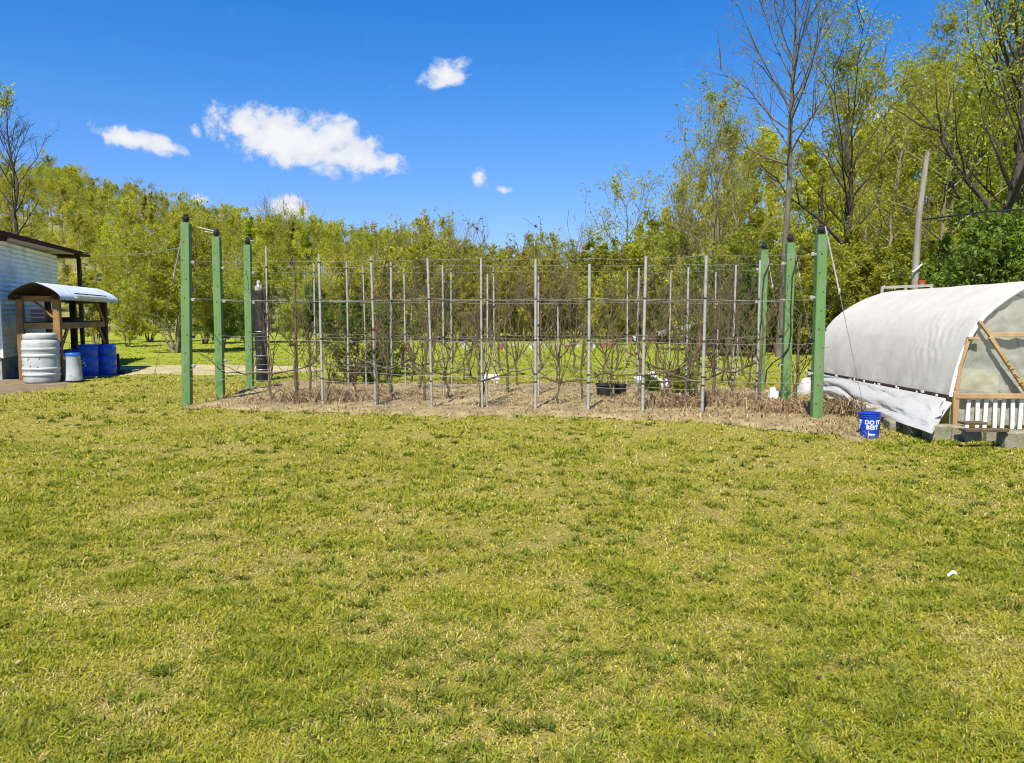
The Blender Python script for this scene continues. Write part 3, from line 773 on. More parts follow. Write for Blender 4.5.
def size_words(h): return 'low' if h < 6 else ('middling' if h < 9 else ('tall' if h < 12 else 'very tall'))
def sow():
    rng = random.Random(77)
    # hillside wood: from the front edge back to the ridge
    spots = []
    tries = 0
    while len(spots) < 298 and tries < 60000:
        tries += 1
        px = rng.uniform(-90, 640); Y = 66 + 80 * rng.random() ** 1.05
        if len(spots) >= 205: Y = rng.uniform(134, 160)
        x = (px - 512) / F_PX * Y
        if px > 520 and Y < 76: continue
        if any(((x - a) ** 2 + (Y - b) ** 2) ** .5 < 2.1 + (.020 if len(spots) < 205 else .010) * Y for a, b, _ in spots): continue
        spots.append((x, Y, px))
    spots.sort(key=lambda s: s[1])
    for x, Y, px in spots:
        z0 = float(hill(np.array(x), np.array(Y))) - .1
        top = CAM_H + (315 - sky_top(px)) / F_PX * Y * rng.uniform(.90, 1.03)
        h = min(top - z0, rng.uniform(7.0, 10.5)); h = max(h, 4.5)
        pr = rng.random()
        if px < 170: key = rng.choice(['yellow_a', 'yellow_b', 'yellow_c', 'yellow_a', 'olive_a'])
        elif px < 330: key = rng.choice(['yellow_a', 'yellow_b', 'olive_a', 'yellow_c', 'green_b', 'olive_a'])
        else: key = rng.choice(['olive_a', 'olive_b', 'twiggy', 'yellow_b', 'olive_a', 'olive_b', 'yellow_c'])
        pl, ly, sz = place_words(px), layer_words(Y), size_words(h)
        L = uniq([f'{KINDW[key]} {pl}', f'{KINDW[key]} {pl}, {ly}', f'{sz} {KINDW[key]} {pl}, {ly}'])
        plant(key, 'hillside_tree', L, 'tree', (x, Y, z0), h, rng.uniform(0, 6.28), 'trees of the hillside wood', rng.uniform(.85, 1.15) * (1.15 if h < 7 else 1))
    # bare crowns that stand out on the skyline
    for px, Y, top in ((270, 128, 206), (284, 132, 207), (309, 126, 208), (262, 138, 214), (402, 66, 224), (421, 70, 220), (444, 64, 222), (470, 72, 230), (455, 78, 226), (519, 60, 240), (548, 62, 236), (536, 58, 238), (558, 66, 244), (585, 74, 232), (566, 90, 254), (592, 92, 250), (575, 84, 246)):
        x = (px - 512) / F_PX * Y; z0 = float(hill(np.array(x), np.array(Y)))
        key = 'bare' if px in (270, 284, 309, 585, 262, 566, 592, 470, 455) else 'twiggy'
        h = CAM_H + (315 - top) / F_PX * Y - z0
        L = uniq([f'{KINDW[key]} poking above the skyline {place_words(px)}', f'{size_words(h)} {KINDW[key]} poking above the skyline {place_words(px)}', f'{KINDW[key]} breaking the skyline {place_words(px)}, {layer_words(Y)}'])
        plant(key, 'bare_tree', L, 'tree', (x, Y, z0 - .1), h, rng.uniform(0, 6.28), 'bare trees along the skyline', .9)
    # thicket along the back of the meadow
    k = 0
    for px in np.arange(318, 640, 7.5):
        Y = rng.uniform(46, 58) if px < 560 else rng.uniform(52, 64)
        p = px + rng.uniform(-5, 5)
        x = (p - 512) / F_PX * Y
        key = rng.choice(['thicket', 'thicket', 'shrub_b', 'thicket', 'twiggy'])
        h = rng.uniform(3.6, 5.6)
        L = uniq([f'{KINDW[key]} at the back of the meadow {place_words(p)}', f'{"taller" if h > 4.6 else "shorter"} {KINDW[key]} at the back of the meadow {place_words(p)}'])
        plant(key, 'thicket_bush', L, 'bush', (x, Y, -.05), h, rng.uniform(0, 6.28), 'bushes along the back of the meadow', 1.15)
    # left of the plot
    for px, py, key, top, wd in ((128, 347, 'shrub_b', 296, 1.0), (222, 350, 'shrub_a', 280, .9), (246, 346, 'shrub_c', 300, .9), (205, 344, 'shrub_b', 268, 1.0), (292, 346, 'shrub_a', 300, .9), (308, 343, 'shrub_c', 292, 1.0), (96, 345, 'shrub_b', 285, 1.1), (265, 343, 'shrub_b', 270, 1.1), (150, 342, 'shrub_a', 270, 1.1)):
        b = gnd(px, py); Y = b[1]; h = CAM_H + (315 - top) / F_PX * Y
        L = uniq([f'{KINDW[key]} at the far side of the path {place_words(px)}'])
        plant(key, 'shrub', L, 'shrub', (b[0], Y, 0), h, rng.uniform(0, 6.28), 'shrubs beyond the path', wd)
    # right-hand wood: dense understorey
    for i, px in enumerate(np.arange(596, 1120, 9.0)):
        Y = rng.uniform(30, 44) if px > 690 else rng.uniform(40, 54)
        p = px + rng.uniform(-6, 6)
        x = (p - 512) / F_PX * Y
        top = rng.uniform(250, 292) if p < 860 else rng.uniform(240, 288)
        h = CAM_H + (315 - top) / F_PX * Y
        key = rng.choice(['shrub_a', 'shrub_b', 'shrub_b', 'thicket', 'yellow_b']) if p < 690 else (rng.choice(['shrub_a', 'shrub_b', 'shrub_c', 'shrub_b', 'thicket', 'yellow_b']) if p < 930 else rng.choice(['shrub_c', 'shrub_a', 'shrub_b', 'thicket']))
        L = uniq([f'{KINDW[key]} in the right-hand understorey {place_words(p)}', f'{"taller" if h > 3.6 else "shorter"} {KINDW[key]} in the right-hand understorey {place_words(p)}', f'{KINDW[key]} {"nearer the plot" if Y < 37 else "deeper in the wood"} {place_words(p)}'])
        plant(key, 'understorey_shrub', L, 'shrub', (x, Y, -.05), h, rng.uniform(0, 6.28), 'understorey of the right-hand wood', 1.2)
    # right-hand wood: middle and far trees
    mids = [(640, 62, 226), (664, 58, 212), (648, 48, 246), (682, 62, 190), (700, 58, 178), (722, 56, 176), (745, 58, 168), (752, 46, 190), (770, 62, 160), (800, 58, 150), (818, 50, 170), (836, 60, 130), (862, 58, 135), (874, 46, 165), (890, 62, 118), (905, 52, 150),
            (925, 60, 110), (945, 50, 120), (968, 58, 90), (990, 50, 105), (1012, 58, 80), (1030, 48, 100), (1060, 52, 90), (628, 80, 262), (612, 88, 266), (668, 86, 230), (705, 90, 205), (735, 84, 200), (765, 88, 190), (812, 86, 180), (850, 84, 170), (880, 88, 170), (920, 86, 150), (960, 84, 140), (1000, 88, 130), (1080, 60, 90), (1100, 48, 120)]
    for px, Y, top in mids:
        x = (px - 512) / F_PX * Y; z0 = float(hill(np.array(x), np.array(Y))) - .1
        h = CAM_H + (315 - top) / F_PX * Y - z0
        key = rng.choice(['yellow_a', 'yellow_b', 'green_a', 'olive_a', 'yellow_c', 'yellow_b']) if px < 900 else rng.choice(['green_a', 'yellow_c', 'green_b', 'green_a'])
        L = uniq([f'{KINDW[key]} in the right-hand wood {place_words(px)}', f'{size_words(h)} {KINDW[key]} of the right wood {place_words(px)}', f'{KINDW[key]} far back {place_words(px)}'])
        plant(key, 'woodland_tree', L, 'tree', (x, Y, z0), h, rng.uniform(0, 6.28), 'trees of the right-hand wood', rng.uniform(.85, 1.1))
sow()

# trees one can tell apart
def solo(label, px, Y, top, spec, bark='bark', rz=0, name='tree', cat='tree'):
    x = (px - 512) / F_PX * Y
    h = CAM_H + (315 - top) / F_PX * Y
    spec = dict(spec); spec['h'] = h
    return make_tree(name, label, cat, (x, Y, 0), spec, bark, rz)
solo('great bare grey tree with a tall straight trunk behind the right green posts', 780, 30, -40, dict(seed=101, r0=.155, c0=.45, spread=.21, n1=36, n2=9, n3=6, leaf=.2, lsize=.12, up=.45, elev=(36, 74), minr=.006, sides=10, cols=OLV, wander=.003, stems=1), 'bark_grey', .6)
solo('thinly leaved young tree with dark trunk right of the nearest right green post', 842, 34, 92, dict(seed=102, r0=.20, c0=.33, spread=.30, n1=20, n2=7, n3=4, leaf=12, lsize=.115, up=.8, elev=(38, 76), minr=.008, sides=8, cols=YEL, fork=2), 'bark_dark', 1.2)
solo('slender spring tree with sparse yellow leaves, tallest left of the great bare tree', 712, 38, 122, dict(seed=103, r0=.13, c0=.3, spread=.24, n1=18, n2=5, n3=4, leaf=4.5, lsize=.12, up=.9, elev=(35, 78), minr=.009, sides=7, cols=YEL, stems=2, stem_spread=.06), 'bark', 2.2)
solo('slender nearly bare tree with grey forked stems above the bunting end', 684, 42, 160, dict(seed=104, r0=.12, c0=.3, spread=.24, n1=17, n2=5, n3=4, leaf=2.6, lsize=.125, up=.9, elev=(35, 78), minr=.010, sides=7, cols=YEL, stems=2, stem_spread=.08), 'bark', .4)
solo('open yellow-green tree filling the gap left of the great bare trunk', 742, 44, 146, dict(seed=105, r0=.14, c0=.25, spread=.27, n1=18, n2=6, n3=4, leaf=10, lsize=.135, up=.7, elev=(25, 75), minr=.009, sides=7, cols=YEL), 'bark', 3.2)
solo('lone open-crowned pale tree standing over the gap in the skyline', 626, 64, 206, dict(seed=106, r0=.17, c0=.35, spread=.40, n1=15, n2=6, n3=4, leaf=5, lsize=.17, up=.5, elev=(15, 65), minr=.013, sides=7, cols=YEL), 'bark_grey', 1.1)
solo('rounded brown-olive tree below the lone open-crowned tree', 655, 52, 236, dict(seed=107, r0=.15, c0=.12, spread=.42, n1=20, n2=6, n3=4, leaf=6, lsize=.22, up=.5, elev=(5, 70), minr=.010, sides=7, cols=OLV), 'bark', 2.1)
solo('great dark-limbed oak with fresh green leaves over the greenhouse door end', 1004, 27, -70, dict(seed=108, r0=.23, c0=.28, spread=.24, n1=28, n2=8, n3=5, leaf=13, lsize=.105, up=.6, elev=(46, 74), minr=.007, sides=11, cols=GRN, fork=2, wander=.010), 'bark_dark', 2.55)
solo('leaning dark tree with long limbs reaching left over the greenhouse', 985, 30, -20, dict(seed=109, r0=.18, c0=.26, spread=.22, n1=26, n2=8, n3=5, leaf=13, lsize=.105, up=.6, elev=(44, 74), minr=.007, sides=10, cols=GRN, fork=1, lean=(-.16, 0), wander=.012), 'bark_dark', 1.9)
solo('leafy spring tree rising just right of the utility pole', 944, 38, 62, dict(seed=110, r0=.17, c0=.25, spread=.30, n1=19, n2=6, n3=5, leaf=9, lsize=.12, up=.6, elev=(20, 72), minr=.009, sides=8, cols=((.35, .365, .028), (.24, .27, .02))), 'bark', 5.1)
solo('bright yellow spring tree between the nearest right green post and utility pole', 884, 42, 105, dict(seed=111, r0=.15, c0=.25, spread=.27, n1=18, n2=6, n3=4, leaf=10, lsize=.13, up=.7, elev=(25, 75), minr=.009, sides=7, cols=YEL), 'bark', .9)
solo('nearly bare tree with a leafy tip towering behind the shed', 17, 42, 108, dict(seed=112, r0=.17, c0=.34, spread=.15, n1=26, n2=8, n3=5, leaf=1.2, leafy_from=.8, lsize=.15, up=.5, elev=(35, 72), minr=.009, sides=8, cols=YEL), 'bark_dark', 2.9)
b_ = gnd(176, 353)
make_tree('tree', 'spreading many-stemmed yellow-green tree between the shelter and first green post', 'tree', (b_[0], b_[1], 0), dict(seed=113, h=4.7, r0=.075, c0=.22, spread=.34, n1=14, n2=6, n3=4, leaf=8, lsize=.11, up=.5, elev=(25, 68), minr=.008, sides=6, stems=6, stem_spread=.27, cols=((.35, .36, .030), (.24, .265, .02))), 'bark', .3)
make_tree('broadleaf_bush', 'dense bright green big-leaved bush right of the utility pole', 'bush', (at(1006, 300, 23)[0], 23, 0), dict(seed=114, h=4.0, r0=.07, c0=.1, spread=.36, n1=16, n2=6, n3=4, leaf=9, lsize=.145, up=.3, elev=(5, 60), minr=.009, sides=6, stems=5, stem_spread=.24, cols=FRESH), 'bark_dark', 1.4)
make_tree('broadleaf_bush', 'dark green bush at the right edge behind the greenhouse', 'bush', (at(960, 300, 27)[0], 27, 0), dict(seed=115, h=3.2, r0=.07, c0=.1, spread=.36, n1=15, n2=6, n3=4, leaf=9, lsize=.145, up=.3, elev=(5, 60), minr=.009, sides=6, stems=5, stem_spread=.24, cols=DGR), 'bark_dark', .4)

# ------------------------------------------------------------------ trellis plot
GP = [  # base px,py -> top px,py
    ('nearest left green square post, tallest of the left three', 187, 407, 186, 223, 'L'), ('second left green square post with two stub rods on its cap', 220.5, 397, 216.5, 237, 'L'), ('farthest left green square post beside the black pillar', 250, 389, 247.5, 245, 'L'),
    ('nearest right green square post beside the white greenhouse', 816, 421, 821.5, 235, 'R'), ('middle right green square post in front of the great bare trunk', 785, 405, 790.5, 243, 'R'), ('farthest right green square post, shortest of the right three', 759.5, 395, 764, 250, 'R')]
GPOS = []
for i, (lab, bx, by, tx, ty, side) in enumerate(GP):
    b = gnd(bx, by); t = at(tx, ty, b[1]); GPOS.append((b, t))
    th = thing('green_post', lab, 'post', tuple(b), 'green square end posts of the trellis')
    mb = MB(); mb.bar(b - [0, 0, .25], t, .145, .145, (1, .05 * (1 if side == 'L' else -1), 0), .008); body = mb.build('post_body', M['green_paint'], th)
    cp = MB(); cp.lathe([(.05, 0), (.052, .02), (.036, .03), (.05, .045), (.062, .07), (.058, .105), (.04, .12), (.044, .14), (.03, .16), (.012, .165)], t - [0, 0, .005], 12)
    cap = cp.build('cap', M['black'], th)
    Lx = 1 if side == 'L' else -1
    for zz in (.72, 1.22, 1.86, 2.5):
        f = zz / (t[2] - 0.0)
        if f > .95: continue
        q = b + (t - b) * f
        kn = MB(); kn.tube([q + [Lx * .07, -.01, 0], q + [Lx * .13, -.01, .004]], .018, 7); kn.lathe([(.012, -.03), (.03, -.02), (.032, .02), (.012, .03)], q + [Lx * .125, -.01, 0], 10)
        kn.build('insulator', M['galv'] if zz != 1.22 else M['black'], th)
    bolt = MB()
    for k in range(9):
        q = b + (t - b) * (.1 + .1 * k) + [((k * 37) % 7 - 3) * .012, 0, 0]
        bolt.box(q + [0, -.0745, 0], (.02, .012, .02))
    bolt.build('nail_heads', M['rust'], body)
    if i in (1, 2):
        st = MB(); st.tube([t + [0, 0, .10], t + [-.34 if i == 1 else -.10, -.05, .18 if i == 1 else .13]], .014, 6); st.tube([t + [0, 0, .07], t + [-.22 if i == 1 else .16, -.02, .10]], .011, 6)
        st.build('rod', M['galv'], cap)

def cable(name, lab, cat, P, r, m='wire', group=None, k=5):
    P = np.array(P, float)
    return tag(MB().tube(P, r, k).build(name, M[m], None, P[0]), lab, cat, group)
def sag(p0, p1, s, n=16):
    t = np.linspace(0, 1, n)[:, None]; p0 = np.array(p0, float); p1 = np.array(p1, float)
    return p0 + (p1 - p0) * t - np.array([0, 0, 1]) * s * 4 * t * (1 - t)
def cat3(*a): return np.concatenate([np.array(x, float).reshape(-1, 3) for x in a])

# guys that brace the end posts
def guy(lab, top, anchor, fr=.42):
    top, anchor = np.array(top), np.array(anchor); mid = top + (anchor - top) * fr
    th = thing('guy_wire', lab, 'guy wire', tuple(anchor), 'guy wires bracing the green posts')
    MB().tube([top, mid], .012, 7).build('rod', M['galv'], th)
    MB().lathe([(.008, -.05), (.019, -.035), (.019, .035), (.008, .05)], mid, 8).build('turnbuckle', M['galv'], th)
    MB().tube([mid, anchor + [0, 0, -.05]], .005, 5).build('wire', M['wire'], th)
guy('long guy rod slanting left from the nearest left green post', GPOS[0][1] + [0, 0, .1], gnd(149, 400), .30)
guy('guy rod slanting right from the nearest right green post over the greenhouse', GPOS[3][1] + [.03, -.05, .12], gnd(868, 424) + [0, 0, .0], .33)
guy('guy rod slanting right from the middle right green post', GPOS[4][1] + [.05, 0, .0], gnd(822, 402), .2)
guy('guy rod slanting right from the farthest right green post', GPOS[5][1] + [.05, 0, .0], gnd(790, 394), .25)
for i, lab in ((4, 'black cable twisted down the middle right green post'), (5, 'black cable twisted down the farthest right green post')):
    b, t = GPOS[i]
    d = lambda f, ox, oy=-.095: b + (t - b) * f + [ox, oy, 0]
    P = [d(.985, .20), d(.95, .15), d(.88, .06), d(.82, -.01), d(.7, -.035), d(.55, -.03), d(.45, -.06), d(.36, -.085)]
    if i == 4: P = [d(.985, .20), d(.9, .10), d(.8, .02), d(.6, .01), d(.46, .03), d(.36, .0), d(.30, -.12), d(.27, -.26), d(.22, -.38), d(.14, -.40)]
    cable('black_cable', lab, 'cable', P, .012, 'black', 'black cables on the right green posts', 6)

# rows of steel poles: base px,py -> top px,py ; radius
FRONT = [(323, 407, 319, 254, .030), (376, 409, 371, 256, .027), (432, 411, 427.5, 258, .028), (482.5, 411, 481, 258, .026), (535.5, 412, 535.5, 259, .030), (588, 413, 589.5, 264, .036), (642.5, 414.5, 646, 256, .036), (702, 417, 706.5, 255, .034), (756, 410, 760, 260, .026)]
MIDDLE = [(269.5, 399, 266, 246, .026), (298, 397, 294, 258, .026), (348.5, 397, 346.5, 262, .026), (392, 400, 391, 262, .028), (444, 401, 442.5, 265, .024), (486.5, 407, 487.5, 274, .024), (538.5, 398, 538.5, 276, .024), (636, 399, 639, 268, .027), (685, 405, 688.5, 267, .027), (732, 402, 736, 265, .027)]
BACK = [(316, 390, 314, 264, .026), (366.5, 388, 363, 266, .025), (405.5, 389, 404, 268, .025), (452, 392, 451, 268, .022), (494.5, 390, 493.5, 267, .026), (626.5, 391, 627.5, 271, .024), (669, 392, 671, 272, .024), (713.5, 393, 716, 272, .024)]
FAR = [(411.5, 372, 411.5, 304, .035), (558, 372, 558, 307, .035), (737, 376, 738, 321, .035), (717, 376, 718, 325, .035)]
ORD = ['first', 'second', 'third', 'fourth', 'fifth', 'sixth', 'seventh', 'eighth', 'ninth', 'tenth']
POLES = {}; rngp = random.Random(8)
for row, L in (('front', FRONT), ('middle', MIDDLE), ('back', BACK), ('outlying', FAR)):
    for i, (bx, by, tx, ty, r) in enumerate(L):
        b = gnd(bx, by); t = at(tx, ty, b[1]); POLES[(row, i)] = (b, t)
        if row == 'outlying':
            lab = ['short pale stake in the meadow left of the plot centre', 'short pale stake in the meadow right of the plot centre', 'short pale stake behind the right green posts', 'short pale stake behind the tallest right front pole'][i]
        elif (row, i) == ('middle', 1): lab = 'rusty brown pole, second from the left in the middle row'
        else: lab = f'grey steel pole in the {row} row, {ORD[i]} from the left'
        mb = MB()
        mb.tube([b - [0, 0, .2], b + (t - b) * .5 + [.006 * ((i * 7) % 3 - 1), 0, 0], t], r * .72, 9)
        o = mb.build('steel_pole' if row != 'outlying' else 'stake', M['rust'] if (row, i) == ('middle', 1) else M['galv'], None, b)
        if row != 'outlying':
            zs_ = [(zz, .016, 1.0) for zz in (.5, .63, 1.19, 1.86, 2.5) if zz < t[2] - .05] + [(rngp.uniform(.3, 1.4), .03, 1.08) for k in range(rngp.randint(0, 1))]
            for zz, hh_, fr_ in zs_:
                q = b + (t - b) * (zz / t[2])
                MB().lathe([(r * .72, -hh_), (r * fr_ * .86, -hh_ * .6), (r * fr_ * .86, hh_ * .6), (r * .72, hh_)], q, 9, False).build('wire_clip', M['rust'] if hh_ > .02 else M['bark_dark'], o)
        tag(o, lab, 'pole' if row != 'outlying' else 'stake', f'steel poles of the {row} row' if row != 'outlying' else 'short stakes in the meadow')

# wires of the three rows
rngw = random.Random(4)
for row, (iL, iR), poles in (('front', (0, 3), FRONT), ('middle', (1, 4), MIDDLE), ('back', (2, 5), BACK)):
    bL, tL = GPOS[iL]; bR, tR = GPOS[iR]
    for hname, zL, zR, rr in (('top', 2.52, 2.48, .0032), ('upper', 1.88, 1.84, .0042), ('waist-high', 1.20, 1.18, .0032), ('low', .66, .60, .004), ('lowest', .50, .46, .0034)):
        if hname == 'lowest' and row != 'front': continue
        p0 = bL + (tL - bL) * (zL / tL[2]) + [.09, -.075, 0]; p1 = bR + (tR - bR) * (zR / tR[2]) + [-.09, -.075, 0]
        xs = sorted([gnd(q[0], q[1])[0] for q in poles])
        pts = [p0]
        for x in xs:
            f = (x - p0[0]) / (p1[0] - p0[0]); q = p0 + (p1 - p0) * f
            pts.append(q + [0, rngw.uniform(-.01, .01), rngw.uniform(-.03, .02)])
        pts.append(p1)
        P = [pts[0]]
        for a, b in zip(pts[:-1], pts[1:]):
            P.append((np.array(a) + b) / 2 - [0, 0, .012 + .012 * rngw.random()]); P.append(b)
        cable('trellis_wire', f'{hname} galvanised wire of the {row} trellis row', 'wire', P, rr, 'wire', 'trellis wires')

# vines and trained fruit trees
def vine_mesh(seed, kind):
    rng = np.random.default_rng(seed); tb = Tubes(); LP = []
    h = {'cordon': .55, 'vase': .75, 'whip': 1.7}[kind]
    n = 9; t = np.linspace(0, 1, n)
    P = np.stack([np.cumsum(rng.normal(0, .022, n)), np.cumsum(rng.normal(0, .018, n)), t * h - .05], -1); P[:, :2] -= P[0, :2]
    tb.add(P, .027 - .009 * t + rng.uniform(-.003, .004, n), 7)
    def limb(s, d, L, r, depth, bend=.3):
        k = 7; u = np.linspace(0, 1, k)
        d = np.array(d) / np.linalg.norm(d)
        B = s + d * L * u[:, None] + np.array([0, 0, 1]) * (bend * L * u ** 2)[:, None] + np.cumsum(rng.normal(0, .045 * L, (k, 3)), 0) * u[:, None] * np.array([1, .5, 1])
        tb.add(B, np.maximum(r * (1 - .7 * u), .0042), 5)
        if depth > 0:
            for _ in range(rng.integers(2, 5)):
                f = rng.uniform(.25, 1); s2 = np.array([np.interp(f, u, B[:, c]) for c in range(3)])
                d2 = d * .5 + np.array([rng.normal(0, .7), rng.normal(0, .35), abs(rng.normal(.5, .4))])
                limb(s2, d2, L * rng.uniform(.35, .7), r * .55, depth - 1, bend * .7)
        else:
            m = rng.poisson(1.1)
            if m: LP.append(B[rng.integers(2, k, m)] + rng.normal(0, .015, (m, 3)))
    top = P[-1]
    if kind == 'cordon':
        for sx in (-1, 1): limb(top, (sx, rng.normal(0, .1), .18), rng.uniform(.6, .95), .02, 2, .1)
        for _ in range(5): limb(P[rng.integers(4, 9)], (rng.normal(0, .3), rng.normal(0, .2), 1), rng.uniform(.7, 1.7), .010, 1)
    elif kind == 'vase':
        for i in range(6): limb(P[rng.integers(5, 9)], (rng.normal(0, .6), rng.normal(0, .3), 1), rng.uniform(.7, 1.6), .015, 2, .3)
    else:
        for i in range(10): limb(P[rng.integers(2, 9)], ((-1) ** i * rng.uniform(.3, .9), rng.normal(0, .2), .8), rng.uniform(.3, .9), .009, 1, .3)
    cr = None
    if LP:
        Pn = np.concatenate(LP); n = len(Pn)
        nn = rng.normal(size=(n, 3)); nn /= np.linalg.norm(nn, axis=1, keepdims=True); a = np.cross(nn, rng.normal(size=(n, 3))); a /= np.linalg.norm(a, axis=1, keepdims=True); b = np.cross(nn, a)
        sz = rng.uniform(.018, .045, (n, 1))
        V = np.stack([Pn - a * sz, Pn + b * sz * .6, Pn + a * sz, Pn - b * sz * .6], 1).reshape(-1, 3)
        cc = np.array([.19, .20, .03]) * rng.uniform(.6, 1.3, (n, 1)); red = rng.random(n) < .3; cc[red] = np.array([.24, .10, .05]) * rng.uniform(.7, 1.2, (red.sum(), 1))
        cr = fast_mesh('vine_leaves', V, [np.arange(4 * n).reshape(-1, 4)], [M['leaf']], False, np.repeat(cc, 4, 0))
    return tb.mesh('vine_stem', M['vine_bark']), cr
VM = {k: [vine_mesh(200 + 10 * j + i, k) for i in range(4)] for j, k in enumerate(('cordon', 'vase', 'whip'))}
rv = random.Random(12)
VINES = [('cordon', 270, 402, 1.0, 'at the foot of the first middle-row pole'), ('whip', 297, 400, 1.05, 'curving up beside the rusty pole'), ('whip', 377, 409.5, .8, 'bound to the second front-row pole'), ('cordon', 391.5, 401, 1.1, 'against the fourth middle-row pole'),
         ('vase', 450, 386, 1.05, 'left of the centre poles'), ('vase', 517.5, 388, 1.1, 'between the centre poles, widest of the row'), ('cordon', 445, 401.5, 1.0, 'against the fifth middle-row pole'), ('cordon', 480, 410, .9, 'bound to the fourth front-row pole'),
         ('whip', 535, 398, 1.0, 'behind the fifth front-row pole'), ('vase', 556.5, 384, 1.0, 'under the red flags'), ('vase', 602, 389, 1.1, 'leaning over the black tubs'), ('whip', 583, 402, .95, 'behind the sixth front-row pole'), ('cordon', 640, 405, .95, 'behind the seventh front-row pole'),
         ('cordon', 672, 398, 1.1, 'beside the white bags'), ('whip', 712, 402, 1.05, 'right of the tallest front-row pole'), ('cordon', 734, 403, 1.1, 'against the last middle-row pole'), ('vase', 748, 389, 1.1, 'left of the farthest right green post'), ('whip', 760, 412, 1.0, 'at the foot of the last front-row pole'),
         ('whip', 797, 412, 1.05, 'between the two nearer right green posts'), ('cordon', 420, 391, 1.0, 'against the third back-row pole'), ('vase', 412, 383, 1.0, 'by the short stake left of centre'), ('cordon', 352, 396, 1.0, 'in front of the leafy shrub'), ('cordon', 330, 399, .8, 'right of the first front-row pole'), ('vase', 465, 381, .9, 'below the grey flag'),
         ('whip', 507, 396, .9, 'right of the pair of centre poles'), ('vase', 690, 384, 1.1, 'in front of the rust-coloured stake'), ('vase', 640, 381, 1.0, 'behind the white bags'), ('cordon', 700, 411, 1.0, 'bound to the eighth front-row pole'), ('vase', 722, 383, 1.0, 'behind the back-row pole on the right'), ('vase', 480, 379, .9, 'behind the white board'), ('whip', 612, 402, .8, 'in the bed below the black tubs'), ('cordon', 660, 409, .9, 'between the seventh and eighth front-row poles'),
         ('vase', 385, 372, 1.3, 'in the meadow behind the fresh green shrub'), ('vase', 432, 371, 1.35, 'in the meadow behind the centre left poles'), ('vase', 470, 368, 1.4, 'in the meadow left of the pair of centre poles'), ('whip', 500, 371, 1.2, 'in the meadow right of the pair of centre poles'), ('vase', 541, 369, 1.35, 'in the meadow behind the fifth front-row pole'), ('vase', 575, 372, 1.3, 'in the meadow left of the sixth front-row pole'), ('whip', 616, 371, 1.25, 'in the meadow behind the black tubs'),
         ('vase', 655, 369, 1.4, 'in the meadow behind the white bags'), ('vase', 676, 374, 1.3, 'in the meadow left of the rust-coloured stake'), ('whip', 728, 372, 1.3, 'in the meadow behind the last middle-row pole'), ('vase', 742, 376, 1.25, 'in the meadow near the farthest right green post'), ('whip', 340, 372, 1.1, 'in the meadow behind the first front-row pole'), ('whip', 425, 404, .85, 'at the foot of the third front-row pole'), ('whip', 310, 399, .85, 'left of the first front-row pole'), ('cordon', 560, 408, .9, 'between the fifth and sixth front-row poles'), ('whip', 690, 408, .9, 'against the ninth middle-row pole')]
for i, (k, px, py, s, lab) in enumerate(VINES):
    b = gnd(px, py); sm, cr = VM[k][i % 4]
    t = thing('vine', f'bare brown {"forked fruit tree" if k == "vase" else ("whip-like vine" if k == "whip" else "trained vine")} {lab}', 'fruit tree' if k == 'vase' else 'vine', tuple(b), 'bare vines and fruit trees of the plot', rv.uniform(-.4, .4) + (math.pi if i % 3 == 0 else 0))
    link('stem', sm, t)
    if cr is not None: link('leaves', cr, t)
    t.scale = (s, s, s * rv.uniform(.92, 1.12))

# leafy shrub inside the plot
for lab, px, py, h, sd, cl, ls in (('leafy green shrub behind the third middle-row pole, dark at its foot', 352, 386, 1.75, 301, DGR, .07), ('tall fresh green shrub behind the fourth middle-row pole', 392, 376, 1.9, 302, FRESH, .075), ('low dark evergreen at the foot of the leafy green shrub', 372, 386, .75, 303, DGR, .06), ('small bright green clump below the white bags', 651, 394, .34, 304, FRESH, .05), ('low green bramble right of the white bags', 684, 397, .5, 305, GRN, .05)):
    b = gnd(px, py)
    make_tree('garden_shrub', lab, 'shrub', (b[0], b[1], 0), dict(seed=sd, h=h, r0=.02, c0=.06, spread=.3, n1=12, n2=5, n3=3, leaf=4, lsize=ls, up=.4, elev=(5, 65), minr=.004, sides=5, stems=5, stem_spread=.26, cols=cl), 'vine_bark', sd, group='green shrubs inside the plot')

# black wrapped pillar with a pale figure on its head
b = gnd(262, 381)
th = thing('wrapped_pillar', 'black plastic-wrapped pillar with a pale bird-shaped top behind the last left green post', 'pillar', tuple(b))
H = at(262, 293, b[1])[2]
rng = np.random.default_rng(31)
a = np.arange(22) / 22 * 6.283; zs = np.linspace(0, H, 26)
P = np.array([[[(.135 + .018 * math.sin(3 * q + z * 2.1) + rng.normal(0, .012)) * (1.06 if z < .25 else 1) * math.cos(q), (.135 + .018 * math.sin(3 * q + z * 2.1)) * math.sin(q), z] for q in np.append(a, 6.283)] for z in zs]) + b
MB().grid(P).lathe([(.13, H - .002), (.10, H + .03), (.02, H + .05)], b, 16).build('wrap', M['black'], th)
for z in (.28, .62, 1.2): MB().lathe([(.156, z - .012), (.162, z), (.156, z + .012)], b, 18, False).build('band', M['wire'], th)
MB().lathe([(.03, H + .03), (.085, H + .06), (.095, H + .12), (.07, H + .18), (.045, H + .2), (.055, H + .25), (.04, H + .29), (.01, H + .30)], b + [-.02, 0, 0], 12).build('figure', M['galv'], th)

